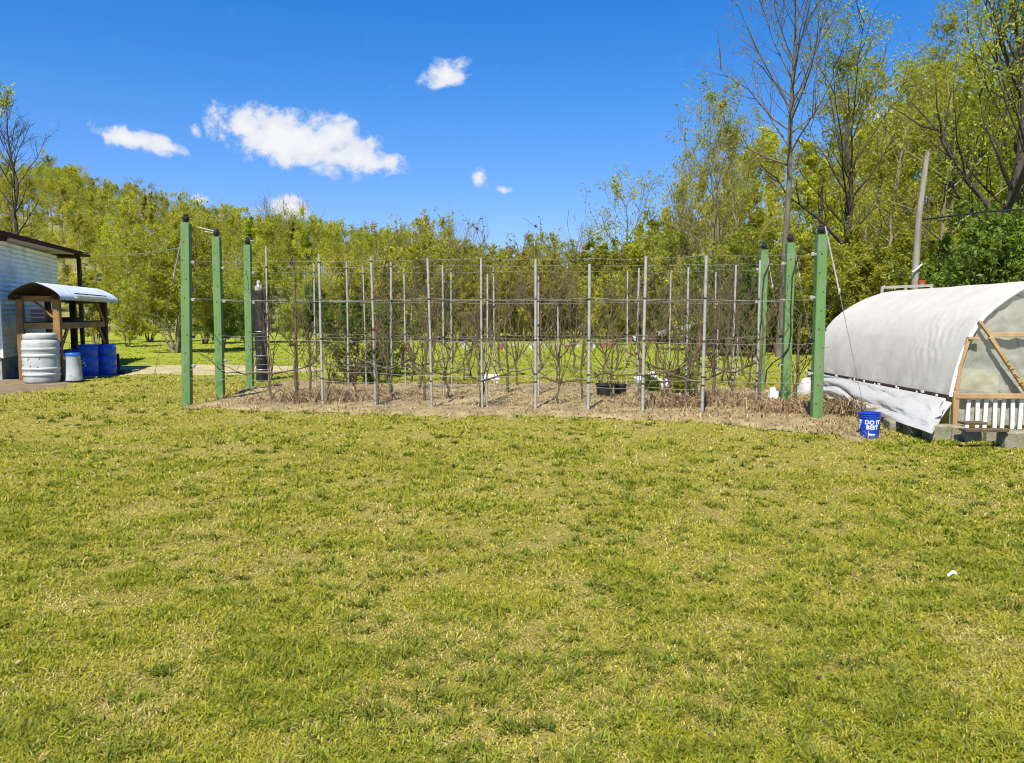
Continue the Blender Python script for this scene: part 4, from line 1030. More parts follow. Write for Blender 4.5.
# bunting strung across the meadow
p0, p1 = at(448, 342, 31), at(708, 320, 27)
bt = thing('bunting', 'string of faded red and white flags across the meadow behind the trellis', 'bunting', tuple(p0))
Pm = cat3(sag(p0, at(590, 344, 29.2), .05, 10), sag(at(590, 344, 29.2), p1, .05, 10)[1:])
MB().tube(Pm, .006, 5).build('cord', M['flag_white'], bt)
for px, red, wd in ((465, 0, .36), (476, 1, .25), (501, 1, .3), (515, 0, .2), (531, 0, .26), (545, 0, .2), (558, 1, .26), (567, 1, .26), (578, 0, .2), (594, 0, .26), (603, 1, .34), (609, 1, .28), (629, 1, .3), (636, 0, .26), (649, 1, .32), (654, 1, .3), (660, 0, .22), (665, 0, .22), (683, 0, .24), (690, 0, .2)):
    xs = np.array([px_of(*q) for q in Pm]); q = np.array([np.interp(px, xs, Pm[:, k]) for k in range(3)])
    hgt = wd * (.7 if red else .6); u = np.linspace(-.5, .5, 5); v = np.linspace(0, 1, 5)
    U, Vv = np.meshgrid(u, v, indexing='ij')
    X = q[0] + U * wd * .8 * (1 - .45 * Vv); Z = q[2] - .01 - Vv * hgt; Y = q[1] + .04 * np.sin(U * 7 + px) * Vv
    MB().grid(np.stack([X, Y, Z], -1)).grid(np.stack([X, Y + .006, Z], -1)).build('flag', M['flag_red' if red else 'flag_white'], bt)
# rust-coloured stake and leaning pale rod at the bunting's end
b = gnd(697, 376); mb = MB(); mb.bar(b - [0, 0, .2], at(700, 322, b[1]), .10, .05, (1, 0, 0), .008)
tag(mb.build('wooden_stake', M['orange'] if False else mat('rusty_orange_stain', (.33, .17, .07), (.22, .12, .05), 8, .85), None, b), 'rust-coloured flat stake holding the bunting end', 'stake')
b = gnd(696, 378); tag(MB().tube([b, at(699, 322, b[1]), at(706, 268, b[1])], .02, 7).build('leaning_rod', M['bark_grey'], None, b), 'pale thin rod leaning right behind the rust-coloured stake', 'rod')

# white bags and black tubs
def lump(name, lab, cat, px, py, wd, hg, m, seed, group=None, flat=.7):
    rng = np.random.default_rng(seed); b = gnd(px, py)
    th_ = np.linspace(0, math.pi / 2 * 1.15, 9); ph = np.linspace(0, 2 * math.pi, 17)
    T, Pp = np.meshgrid(th_, ph, indexing='ij')
    rr = 1 + .55 * (fbm(np.cos(Pp) * 1.6 + seed, np.sin(Pp) * 1.6 + T * 2.4, seed) - .5) * 2 * np.sin(T); rr[:, -1] = rr[:, 0]
    X = np.sin(T) * np.cos(Pp) * wd / 2 * rr; Y = np.sin(T) * np.sin(Pp) * wd / 2 * flat * rr; Z = (np.cos(T) + .35) / 1.35 * hg * (1 + .5 * (rr - 1))
    o = MB().grid(np.stack([X, Y, Z], -1)[:, ::-1] + b).build(name, m, None, b)
    return tag(o, lab, cat, group)
lump('plastic_bag', 'flat white bag left of the round one in the plot', 'bag', 641, 384, .34, .24, M['bag_white'], 1, 'white bags in the plot')
lump('plastic_bag', 'round white bag, biggest of the white group in the plot', 'bag', 652, 386, .26, .33, M['bag_white'], 2, 'white bags in the plot')
lump('plastic_bag', 'small white bag just right of the round one', 'bag', 659, 388, .17, .22, M['bag_white'], 3, 'white bags in the plot')
lump('plastic_bag', 'upright white bag at the right end of the white group', 'bag', 666.5, 390, .16, .27, M['bag_white'], 4, 'white bags in the plot')
lump('plastic_bag', 'crumpled bluish white bag between the farther right green posts', 'bag', 773, 401, .22, .26, M['bag_white'], 5, 'white bags in the plot')
for lab, px, py, wd, hg, sd in (('larger black plastic tub lying in the bed', 604.5, 399, .34, .30, 1), ('smaller black plastic tub right of the larger one', 620, 397.5, .26, .26, 2)):
    b = gnd(px, py); th = thing('plastic_tub', lab, 'tub', tuple(b), 'black tubs in the bed')
    MB().lathe([(wd * .36, 0), (wd * .40, .02), (wd * .48, hg * .86), (wd * .53, hg * .88), (wd * .53, hg), (wd * .46, hg), (wd * .38, .06), (.01, .055)], b, 18).build('tub', M['bag_black'], th)
    rng = np.random.default_rng(sd); tb = Tubes()
    for k in range(16):
        a_ = rng.uniform(0, 6.28); d = np.array([math.cos(a_) * .5, math.sin(a_) * .5, 1]); L = rng.uniform(.15, .42)
        s = np.array([math.cos(a_), math.sin(a_), 0]) * rng.uniform(0, wd * .35) + [0, 0, hg * .6]
        tb.add(s + d * L * np.array([0, .5, 1])[:, None] + rng.normal(0, .02, (3, 3)), np.array([.006, .005, .003]), 4)
    link('dead_stems', tb.mesh('dead_stems', M['vine_bark']), th)
b = gnd(491, 384); tag(MB().box(b + [0, 0, .16], (.40, .05, .13), None, .01).box(b + [-.14, .02, .05], (.04, .04, .1)).box(b + [.14, .02, .05], (.04, .04, .1)).build('white_board', M['white_paint'], None, b), 'low white board on two stubs behind the centre poles', 'board')

# heap of dry stems between the nearest right post and the bucket
def brush(lab, px, py, wx, wy, h, n, seed, name='brush_pile', stuff=False):
    rng = np.random.default_rng(seed); b = gnd(px, py); tb = Tubes(); Cc = []
    for k in range(n):
        a_ = rng.uniform(0, 6.28); q = np.array([rng.normal(0, wx * .42), rng.normal(0, wy * .42), 0]); L = rng.uniform(.14, .42)
        f = math.exp(-(q[0] / wx) ** 2 - (q[1] / wy) ** 2)
        u = np.linspace(0, 1, 5); d = np.array([math.cos(a_), math.sin(a_) * .7, rng.uniform(-.1, .5)])
        P = q + np.array([0, 0, rng.uniform(0, h * .75) * f]) + d * L * u[:, None] + np.array([0, 0, 1]) * (rng.uniform(.0, .25) * 4 * u * (1 - u))[:, None]
        P[:, 2] = np.maximum(P[:, 2], .01)
        tb.add(P + b, np.full(5, rng.uniform(.003, .008)), 4)
    V = np.concatenate(tb.V) - b; Fq = np.concatenate(tb.F)
    pal = np.array([[.40, .28, .15], [.28, .18, .10], [.17, .105, .06], [.48, .37, .22]])
    cc = np.repeat(pal[rng.choice(4, n, p=[.34, .3, .22, .14])] * rng.uniform(.7, 1.2, (n, 1)), 20, 0)
    o = link(name, fast_mesh(name, V, [Fq], [M['straw']], True, cc), None, tuple(b)); return tag(o, kind='stuff') if stuff else tag(o, lab, 'brush pile', 'heaps of dry stems')
brush('heap of dry brown stems between the nearest right green post and the blue bucket', 846, 419, .24, .34, .17, 300, 1)
brush('tangle of dry stems at the foot of the two farther right green posts', 775, 416, .50, .3, .10, 180, 2)
brush('scatter of cut canes along the right half of the bed', 690, 409, 1.3, .45, .10, 420, 3, 'cane_litter', True)
brush('scatter of cut canes at the left end of the bed', 330, 405, 1.4, .4, .08, 300, 4, 'cane_litter', True)

# ------------------------------------------------------------------ shed and shelter
c0 = gnd(4, 382); c0[2] = 0
e = np.array([-.296, .955, 0]); nrm = np.array([.955, .296, 0]); fl = -nrm
sh = thing('shed', 'pale corrugated metal shed with a dark brown flat roof', 'shed', tuple(c0))
def corrug(p0, d, L, z0, z1, pitch=.115, amp=.022, n_out=None, step=.35):
    """horizontal corrugation: sheet along d with ribs stacked in z"""
    zs = np.arange(z0, z1, pitch / 8); off = amp * np.sin(2 * math.pi * zs / pitch)
    us = np.linspace(0, L, max(2, int(L / step)))
    P = np.array([[p0 + d * u + n_out * o + np.array([0, 0, z]) for z, o in zip(zs, off)] for u in us])
    return P
WL, WZ = 5.5, 3.42
w1 = MB(); w1.grid(corrug(c0, e, WL, .57, WZ - .03, n_out=nrm)[::-1]); w1.build('corrugated_wall', M['metal_sheet'], sh)
w2 = MB(); w2.grid(corrug(c0, fl, 5.0, .57, WZ - .03, n_out=-e)); w2.build('corrugated_wall', M['metal_sheet'], sh)
w3 = MB(); w3.grid(corrug(c0 + e * WL, fl, 5.0, .57, WZ - .03, n_out=e)[::-1]); w3.build('corrugated_wall', M['metal_sheet'], sh)
MB().box(c0 + [0, 0, 2.0], (.05, .05, 2.86), [nrm, e, (0, 0, 1)], .006).build('corner_trim', M['metal_sheet'], sh)
fo = MB(); fo.box(c0 + e * WL / 2 + fl * 2.5 + [0, 0, .28], (4.92, WL - .08, .6), [nrm, e, (0, 0, 1)]); fo.build('foundation', M['foundation'], sh)
rp = c0 + e * 2.6 + fl * 2.2
AX = [nrm, e, (0, 0, 1)]
rc = lambda s, o, z: c0 + e * s + nrm * o + np.array([0, 0, z])
rf = MB()
def slab(mb, s0, s1, o0, o1, zf, th_):
    P = [rc(s, o, zf(s) + dz) for dz in (0, th_) for (s, o) in ((s0, o0), (s1, o0), (s1, o1), (s0, o1))]
    mb.add(P, [(0, 1, 2, 3), (7, 6, 5, 4), (0, 4, 5, 1), (1, 5, 6, 2), (2, 6, 7, 3), (3, 7, 4, 0)])
zf = lambda s: 3.36 + (s + 1.4) * .017
slab(rf, -1.5, 8.3, -5.4, .38, lambda s: zf(s) + .03, .11); roof = rf.build('roof', M['brown_trim'], sh)
sf = MB(); slab(sf, -.2, 6.2, -5.0, .33, lambda s: zf(s) - .003, .03); sf.build('soffit', M['soffit'], roof)
fb = MB(); slab(fb, -1.4, -.25, -5.2, .30, lambda s: zf(s) - .06, .085); fb.build('fascia_beam', M['brown_trim'], roof)
fb = MB(); slab(fb, 6.3, 7.6, -5.0, .22, lambda s: zf(s) - .07, .095); fb.build('fascia_beam', M['brown_trim'], roof)
pp = at(79, 262, (c0 + e * 7.2)[1]); pb = np.array([pp[0], pp[1], 0])
MB().bar(pb, [pb[0], pb[1], zf(7.2) - .08], .10, .10).build('porch_post', M['wood_dark'], sh)

A_ = np.array([-.196, .981, 0]); B_ = np.array([-.981, -.196, 0])
FR = gnd(60.5, 381.5)
sp = lambda a_, b_, z: FR + A_ * a_ + B_ * b_ + np.array([0, 0, z])
st = thing('shelter', 'timber lean-to shelter with a vaulted metal roof beside the shed', 'shelter', tuple(FR))
SL, SW, EZ = 3.55, .80, 1.98
for (a_, b_) in ((0, 0), (0, SW), (SL, 0), (SL, SW)):
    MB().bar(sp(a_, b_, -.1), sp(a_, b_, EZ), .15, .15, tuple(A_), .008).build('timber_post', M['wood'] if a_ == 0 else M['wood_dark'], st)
for (p, q, ww) in ((sp(0, -.05, EZ + .005), sp(0, SW + .2, EZ + .005), .13), (sp(SL, -.05, EZ + .005), sp(SL, SW + .2, EZ + .005), .13)):
    MB().bar(p, q, .05, ww, tuple(A_)).build('tie_beam', M['wood_x'], st)
for b_ in (0, SW):
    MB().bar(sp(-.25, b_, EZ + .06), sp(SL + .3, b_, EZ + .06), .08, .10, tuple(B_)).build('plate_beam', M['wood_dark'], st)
for (p, q) in ((sp(-.02, .08, 1.34), sp(-.02, SW - .08, 1.34)), (sp(.08, -.02, 1.34), sp(SL - .08, -.02, 1.34)), (sp(.08, SW, 1.34), sp(SL - .08, SW, 1.34)), (sp(SL, .08, 1.34), sp(SL, SW - .08, 1.34))):
    MB().bar(p, q, .05, .15, tuple(np.cross((q - p), (0, 0, 1)))).build('shelf_rail', M['wood_x'], st)
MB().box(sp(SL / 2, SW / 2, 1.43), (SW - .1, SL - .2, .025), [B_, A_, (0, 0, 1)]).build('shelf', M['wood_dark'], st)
for (p, q) in ((sp(.06, -.01, .75), sp(.62, -.01, 1.28)), (sp(SL - .06, -.01, 1.42), sp(SL - .7, -.01, EZ - .02)), (sp(-.01, .08, 1.55), sp(-.01, .5, EZ - .04)), (sp(SL - .06, -.01, .8), sp(SL - .6, -.01, 1.28))):
    MB().bar(p, q, .04, .10, tuple(B_)).build('brace', M['wood'], st)
# vaulted corrugated roof
na, nv = 190, 26
aa = np.linspace(-.42, SL + .62, na); ph = np.linspace(-.12, math.pi + .12, nv)
cx_, rx, rz_ = .34, .56, .36
def vault(off):
    return np.array([[sp(a_, cx_ - (rx + off) * math.cos(f), EZ + .02 + (rz_ + off) * (.55 * max(math.sin(f), -.3) + .45 * (1 - abs(math.cos(f)) if 0 < f < math.pi else math.sin(f))) + .016 * math.sin(a_ * 2 * math.pi / .16)) for f in ph] for a_ in aa])
vr = MB().grid(vault(0.0)).build('vault_roof', M['roof_sheet'], st)
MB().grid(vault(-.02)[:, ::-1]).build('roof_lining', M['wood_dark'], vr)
MB().bar(sp(.65, -.24, EZ + .07), sp(SL - .5, -.24, EZ + .07), .05, .05, tuple(B_)).build('gutter', M['white_paint'], vr)
MB().bar(sp(.6, -.22, EZ + .15), sp(SL - .5, -.22, EZ + .14), .03, .025, tuple(B_)).build('gutter_rail', M['black'], vr)
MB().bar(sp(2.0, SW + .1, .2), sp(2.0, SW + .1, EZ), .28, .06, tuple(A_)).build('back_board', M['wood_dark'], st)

def drum(name, lab, cat, px, pyb, pyt, wpx, m, prof, parts=None, group=None, k=30, rz=0):
    b = gnd(px, pyb); Y = b[1]; h = at(px, pyt, Y)[2]; r = wpx / 2 / F_PX * Y
    t = thing(name, lab, cat, tuple(b), group)
    body = MB().lathe([(x * r, z * h) for x, z in prof], b, k).build('body', m, t)
    return t, b, r, h
WD = [(.02, 0), (.82, 0), (.90, .025), (.945, .06), (.95, .15), (.985, .16), (1.0, .18), (.985, .205), (.95, .215), (.95, .265), (.985, .275), (1.0, .295), (.985, .32), (.955, .33), (.965, .50), (.955, .52), (.99, .535), (1.0, .56), (.985, .58), (.955, .59), (.955, .655), (.99, .67), (1.0, .69), (.985, .71), (.955, .72), (.97, .80), (.94, .845), (.86, .875), (.84, .885), (.84, .89), (.02, .89)]
t, b, r, h = drum('barrel', 'large grimy white ribbed barrel in front of the shelter', 'barrel', 42.5, 383.2, 333, 34.5, M['white_drum'], WD)
lid = MB().lathe([(.80 * r, .885 * h), (.87 * r, .892 * h), (.885 * r, .91 * h), (.885 * r, .955 * h), (.87 * r, .975 * h), (.74 * r, .985 * h), (.70 * r, 1.0 * h), (.02, 1.0 * h)], b, 30).build('lid', M['white_drum'], t)
MB().lathe([(.858 * r, .878 * h), (.868 * r, .884 * h), (.858 * r, .89 * h)], b, 30, False).build('lid_band', M['black'], lid)
sp_ = MB()
rng = np.random.default_rng(3)
for k in range(7):
    a_ = rng.uniform(-2.4, -.8); z = rng.uniform(.3, .65) * h
    sp_.box(b + [math.cos(a_) * r * .962, math.sin(a_) * r * .962, z], (.02, .012, .02), [(-math.sin(a_), math.cos(a_), 0), (math.cos(a_), math.sin(a_), 0), (0, 0, 1)])
sp_.build('plug', M['black'], t)
BD = [(.02, 0), (.88, 0), (.95, .02), (.97, .06), (.97, .14), (1.0, .16), (1.0, .30), (.975, .31), (.975, .33), (1.0, .34), (1.0, .62), (.975, .63), (.975, .65), (1.0, .66), (1.0, .88), (.97, .94), (.88, .965), (.88, 1.0), (.82, 1.0), (.80, .975), (.02, .97)]
for lab, px, pyb, pyt, wpx, txt in (('blue plastic drum with white stencil marks, nearer the shelter post', 89, 376.5, 344.5, 18.6, True), ('plain blue plastic drum at the right end of the shelter', 107, 375, 344.5, 18.6, False)):
    t, b, r, h = drum('drum', lab, 'drum', px, pyb, pyt, wpx, M['blue'], BD, None, 'blue drums under the shelter')
    for k in (-.45, .45): MB().lathe([(.012, .97 * h), (.05, .97 * h), (.05, 1.0 * h), (.02, 1.01 * h)], b + [k * r, -.1 * r, 0], 10).build('bung', M['blue'], t)
    if txt:
        mk = MB()
        for (a_, z, wd_, hg) in ((-.15, .50, .16, .03), (.12, .44, .08, .06), (-.10, .42, .09, .035), (.2, .36, .06, .06), (-.55, .46, .06, .05), (-.5, .38, .08, .06), (-.46, .28, .17, .02), (-.62, .33, .05, .03), (.05, .56, .05, .02)):
            an = -math.pi / 2 + a_; mk.box(b + [math.cos(an) * r * 1.0, math.sin(an) * r * 1.0, z * h], (wd_ * r * 2.2, .008, hg * h), [(-math.sin(an), math.cos(an), 0), (math.cos(an), math.sin(an), 0), (0, 0, 1)])
        mk.build('stencil', M['print'], t)
t, b, r, h = drum('pail', 'pale grey tapered pail with a blue lid beside the shelter post', 'pail', 74, 382, 353.5, 17, M['grey_plastic'], [(.02, .01), (.98, .01), (1.0, .05), (1.0, .08), (.95, .12), (.78, .92), (.80, .94), (.02, .94)])
MB().lathe([(.78 * r, .93 * h), (.86 * r, .94 * h), (.86 * r, .99 * h), (.80 * r, 1.02 * h), (.02, 1.03 * h)], b, 24).build('lid', M['blue'], t)
MB().lathe([(.02, 0), (1.12 * r, 0), (1.15 * r, .03 * h), (1.12 * r, .07 * h), (1.0 * r, .07 * h)], b, 24, False).build('tray', M['black'], t)
q = gnd(74, 377) ; q[1] += .5; q[0] -= .3
t2 = thing('pail', 'blue lidded pail half hidden behind the grey one', 'pail', tuple(q))
MB().lathe([(.02, 0), (.16, 0), (.19, .55), (.20, .56), (.20, .62), (.02, .63)], q, 22).build('body', M['blue'], t2); MB().lathe([(.195, .60), (.21, .61), (.21, .68), (.18, .70), (.02, .70)], q, 22).build('lid', M['blue'], t2)
b = gnd(89, 378.5); tag(MB().bar(b + [-.15, 0, .03], b + [.18, .08, .03], .09, .04, (0, 1, 0), .004).build('plank', M['pole_wood'], None, b), 'short grey plank on the grass in front of the stencilled drum', 'plank')
for lab, px, py, sx, sy, sz in (('dark low plank right of the blue drums', 119, 374, .42, .22, .1), ('pale paving slab at the path end right of the drums', 128, 372, .5, .4, .07), ('dark upright board right of the plain drum', 118.5, 371, .08, .05, .5)):
    b = gnd(px, py); tag(MB().box(b + [0, 0, sz / 2], (sx, sy, sz), None, .012).build('board' if sz != .07 else 'paving_slab', M['wood_dark'] if sz != .07 else M['block'], None, b), lab, 'board' if sz != .07 else 'slab')
# things on the shelf
b = sp(.25, .42, 1.445); t = thing('crate', 'brown wooden crate on the shelter shelf', 'crate', tuple(b))
for k in range(3):
    for s_, ax in ((1, A_), (-1, A_)): MB().box(b + A_ * s_ * .18 + [0, 0, .05 + .1 * k], (.36, .02, .08), [B_, A_, (0, 0, 1)]).build('slat', M['shed_in'], t)
    for s_ in (1, -1): MB().box(b + B_ * s_ * .18 + [0, 0, .05 + .1 * k], (.02, .335, .08), [B_, A_, (0, 0, 1)]).build('slat', M['shed_in'], t)
b = sp(.8, .38, 1.445); tag(MB().lathe([(.02, 0), (.11, 0), (.13, .24), (.14, .25), (.14, .28), (.12, .28), (.10, .03), (.01, .03)], b, 18).build('pot', M['grey_plastic'], None, b), 'grey pot on the shelter shelf behind the crate', 'pot')
b = sp(1.6, .3, 1.445); tag(MB().box(b + [0, 0, .03], (.5, .7, .06), [B_, A_, (0, 0, 1)], .01).box(b + [0, .02, .08], (.42, .5, .04), [B_, A_, (0, 0, 1)], .01).build('board_stack', M['wood_dark'], None, b), 'dark boards lying on the shelter shelf', 'boards')
# service line from shed to the nearest left post
cable('service_line', 'thin pale line running from the shed roof to the nearest left green post', 'cable', sag(rc(7.4, .3, zf(7.4) + .1), GPOS[0][0] + (GPOS[0][1] - GPOS[0][0]) * .87 + [-.07, .02, 0], .10), .007, 'wire')

# ------------------------------------------------------------------ greenhouse
GX, GY0, GY1 = 6.13, 10.85, 16.0
near = np.array([(-.012, .425), (.03, .68), (.10, .98), (.22, 1.30), (.40, 1.585), (.64, 1.78), (.85, 1.93), (1.05, 2.035), (1.35, 2.10), (1.8, 2.125)])
farp = np.array([(-.012, .425), (.05, .75), (.13, 1.0), (.26, 1.28), (.42, 1.49), (.60, 1.655), (.85, 1.82), (1.12, 1.95), (1.4, 2.05), (1.8, 2.115)])
def prof_at(f, v):
    P = near * (1 - f) + farp * f
    d = np.concatenate([[0], np.cumsum(np.linalg.norm(np.diff(P, axis=0), axis=1))]); d /= d[-1]
    vv = np.where(v <= .5, v * 2, (1 - v) * 2)
    x = np.interp(vv, d, P[:, 0]); z = np.interp(vv, d, P[:, 1])
    for _ in range(1): pass
    x = np.where(v <= .5, x, 3.6 - x)
    return x, z
def smooth_prof(f, v):
    h = .018; X = Z = 0
    for k, wt in ((-2, .1), (-1, .2), (0, .4), (1, .2), (2, .1)):
        x, z = prof_at(f, np.clip(v + k * h, 0, 1)); X = X + x * wt; Z = Z + z * wt
    return X, Z
gh = thing('greenhouse', 'white plastic hoop greenhouse with a timber-framed clear end wall', 'greenhouse', (GX, GY0, 0))
nu, nv = 130, 150
us = np.linspace(0, 1, nu); vs = np.linspace(0, 1, nv)
U, Vv = np.meshgrid(us, vs, indexing='ij')
X = np.zeros_like(U); Z = np.zeros_like(U)
for i, u in enumerate(us):
    x, z = smooth_prof(u, vs); X[i] = x; Z[i] = z
inward = -.006 * np.sin(np.clip(U * 4, 0, 4) * math.pi) ** 2
ux = 6.5 * U + 2.4 * Vv * 2
wr = np.exp(-((U - .17) / .10) ** 2) * np.exp(-((Vv - .16) / .085) ** 2)
rid = np.abs(np.sin((U * 5.15 * 1.05 - Vv * 3.0 + .55 * fbm(U * 8, Vv * 14, 2)) * 17)) ** 6
fine = (fbm(U * 22, Vv * 14, 5) - .5)
low = np.exp(-(Vv / .045) ** 2)
disp = inward + wr * rid * .015 + fine * .010 + low * (fbm(U * 30, Vv * 6, 7) - .5) * .03
cz = .9; dx = X - 1.8; dz = Z - cz; ln = np.hypot(dx, dz) + 1e-6
Xd, Zd = X + dx / ln * disp, Z + dz / ln * disp
PG_ = np.stack([GX + Xd, GY0 + (GY1 - GY0) * U, Zd], -1)
MB().grid(PG_[:, ::-1]).build('plastic_cover', M['film'], gh)
# hoops, end arch, base boards
def arch(f, inset=.02, y=None):
    v = np.linspace(0, 1, 41); x, z = smooth_prof(f, v); d_x, d_z = x - 1.8, z - .9; l = np.hypot(d_x, d_z)
    return np.stack([GX + x - d_x / l * inset, np.full(41, GY0 + (GY1 - GY0) * f if y is None else y), z - d_z / l * inset], -1)
for f in (.25, .5, .75, 1.0): MB().tube(arch(f, .035), .018, 7).build('hoop', M['galv'], gh)
MB().tube(arch(0, -.002, GY0 - .015), .028, 8).build('end_arch', M['white_paint'], gh)
for xx in (0, 3.6): MB().bar((GX + xx - (.03 if xx == 0 else -.03), GY0 - .02, .455), (GX + xx - (.03 if xx == 0 else -.03), GY1, .455), .04, .06, (1, 0, 0), .004).build('base_board', M['wood_dark'], gh)
for k in range(16): MB().box((GX - .055, GY0 + .25 + k * .33 + .14 * math.sin(k * 2.7), .46 + .012 * math.sin(k * 1.9)), (.02, (.03, .07, .02, .045)[k % 4], .03)).build('batten_clip', M['white_paint'], gh)
# timber end wall
def E(px, py, dy=0): return at(px, py, GY0 - .03 + dy)
def stud(p, q, w_, name='stud', m='wood_new', dy=0): MB().bar(E(*p, dy), E(*q, dy), w_ * .82, .05, (1, 0, 0) if abs(q[1] - p[1]) > abs(q[0] - p[0]) else (0, 0, 1), .004).build(name, M[m], gh)
stud((954.5, 433), (956, 391), .10)
stud((956.5, 391), (960, 366), .065); stud((960, 366), (969, 337), .055)
stud((955, 396), (1150, 396.5), .085, 'rail', dy=-.01)
stud((968, 338), (979, 338.5), .05, 'rail', dy=-.02)
stud((989, 335), (1150, 332), .075, 'rail', dy=-.015)
stud((979, 321), (992, 338), .05, 'brace', dy=-.03)
stud((990, 337), (1031, 398), .062, 'brace', dy=-.045)
stud((1115, 433), (1115, 290), .10); stud((1070, 433), (1070, 286), .08)
stud((955, 431), (1150, 431), .06, 'sill', 'wood_dark', dy=.01)
# clear film on the end wall
v = np.linspace(.0, .5, 40); xe, ze = smooth_prof(0, v)
def end_film():
    nx, nz = 90, 70
    xs = np.linspace(.02, 3.58, nx); Pn = np.zeros((nx, nz, 3))
    va = np.linspace(0, 1, 200); xa, za = smooth_prof(0, va); od = np.argsort(xa)
    for i, x in enumerate(xs):
        zt = np.interp(x, xa[od], za[od]) - .03
        zz = np.linspace(.06, zt, nz)
        fold = (np.abs(np.sin((x * 1.3 + zz * 1.0) * 9 + 3 * fbm(np.full(nz, x * 2), zz * 2, 3))) ** 5) * .022 + (fbm(np.full(nz, x * 5), zz * 7, 4) - .5) * .03
        Pn[i] = np.stack([np.full(nz, GX + x), GY0 + .04 - fold, zz], -1)
    return Pn
MB().grid(end_film()).build('end_film', M['film_clear'], gh)
for k in range(16):
    px = 967.5 + 8.8 * k
    p0, p1 = at(px + (.5 if k % 2 else -1), 430, GY0 - .012), at(px + 1.5, 398, GY0 - .012)
    MB().bar(p0, p1, .055, .02, (1, 0, 0), .003).build('picket', M['white_paint'], gh)
MB().bar(at(990, 398, GY0 + .085), at(1022, 432, GY0 + .085), .05, .02, (1, 0, 0)).build('picket_brace', M['white_paint'], gh)
# rope tangled on the brace
rp_ = []
for k in range(60):
    f = k / 59; c = E(1006 + 18 * f, 361 + 27 * f, -.05); rp_.append(c + [.03 * math.sin(k * 1.1), .035 * math.cos(k * 1.1), .025 * math.sin(k * .7)])
cable('rope', 'pale rope wound round the greenhouse end brace', 'rope', rp_, .005, 'path')
# skirt tarp hanging below the base board
bot_px = [(806, 387), (822, 397), (845, 404.5), (862, 410), (882, 416.5), (905, 424.5), (922, 430), (932, 434), (941, 419), (951.5, 401)]
def skirt():
    nu, nv = 140, 46
    tops = []; bots = []
    B = []
    for (px, py) in bot_px[:8]: B.append(gnd(px, py, .15 if px > 895 else (.10 if px > 850 else .05)))
    B.append(at(941, 419, 10.62)); B.append(at(951.5, 402, 10.80))
    B = np.array(B); d = np.concatenate([[0], np.cumsum(np.linalg.norm(np.diff(B, axis=0), axis=1))]); d /= d[-1]
    P = np.zeros((nu, nv, 3))
    for i, f in enumerate(np.linspace(0, 1, nu)):
        bq = np.array([np.interp(f, d, B[:, k]) for k in range(3)])
        ty = np.interp(f, [0, .86, 1], [GY1 - .1, GY0 + .06, GY0 + .0]); tq = np.array([GX - .062, ty, .45 - .012 * f])
        w_ = np.linspace(0, 1, nv)
        q = tq + (bq - tq) * w_[:, None]
        # horizontal drooping folds, gathered toward the near corner
        amp = .075 * np.sin(math.pi * np.clip(w_, 0, 1)) ** .7 * (1 - .3 * f)
        droop = w_ * 2.1 + 1.2 * fbm(np.full(nv, f * 7.0), w_ * 2.2, 61) + 1.1 * np.sin(f * 5.3) * .4
        fold = (np.abs(np.sin(droop * math.pi)) ** .8 - .5) * amp * (1.2 - .5 * smooth(.75, 1, f))
        g = smooth(.62, .95, f); ga = (np.abs(np.sin((w_ * 9 + f * 6))) ** 1.2 - .5) * .05 * g * np.sin(math.pi * w_)
        belly = .10 * np.sin(math.pi * w_) * (1 - g)
        q[:, 0] -= fold + ga + belly * .6; q[:, 2] += .25 * fold - .03 * np.sin(math.pi * w_)
        P[i] = q
    return P
SK = skirt()
MB().grid(SK).build('skirt_tarp', M['tarp'], gh)
lump('rolled_tarp', 'bunched grey-white tarp end behind the nearest right green post', 'tarp', 806, 397, .34, .38, mat('grubby_tarp', (.50, .49, .46), (.30, .29, .26), 4, .6), 9)
# concrete blocks round the base
blk = [(870, 424, .40, .18, 8, 'half under the skirt, left of the bucket line'), (893, 430, .40, .19, 8, 'under the skirt right of the bucket'), (914, 435.5, .38, .19, 10, 'under the low point of the skirt'), (943, 440.5, .36, .21, 5, 'in front of the greenhouse corner stud'), (960, 441, .16, .2, -5, 'narrow one beside the corner stud block'), (975, 442.5, .22, .17, 0, 'under the left end of the brown boards'), (995, 442, .22, .17, 4, 'under the right end of the brown boards'), (1020, 449, .36, .22, 3, 'large one at the right edge of the photo'), (846, 417.5, .38, .17, 8, 'mossy one behind the heap of dry stems')]
for px, py, L, hg, rz, lab in blk:
    b = gnd(px, py); a_ = R(rz if px > 935 else 78); side = px < 935
    ax = [(math.cos(a_), math.sin(a_), 0), (-math.sin(a_), math.cos(a_), 0), (0, 0, 1)]
    mb = MB(); mb.box(b + [.06 if side else 0, .12 if side else .1, hg / 2 - (.06 if side else .02)], (L, .19, hg), ax, .014)
    tag(mb.build('concrete_block', M['block'], None, b), f'mossy concrete block {lab}' if 'mossy' not in lab else 'mossy concrete block behind the heap of dry stems', 'block', 'concrete blocks round the greenhouse base')
for lab, p, q, z, dy in (('brown board on the blocks before the picket end', (962, 432), (1003, 431.5), .225, 0), ('shorter brown board lying on top of the longer one', (962, 428), (985, 428), .262, .03)):
    a0, a1 = gnd(*p, .2), gnd(*q, .2); a0[1] += dy; a1[1] += dy; a0[2] = a1[2] = z
    a1[1] = a0[1]
    tag(MB().bar(a0, a1, .16, .03, (0, 1, 0), .004).build('board', mat('brown_board', (.13, .085, .04), (.08, .052, .028), 8, .8), None, a0), lab, 'board')
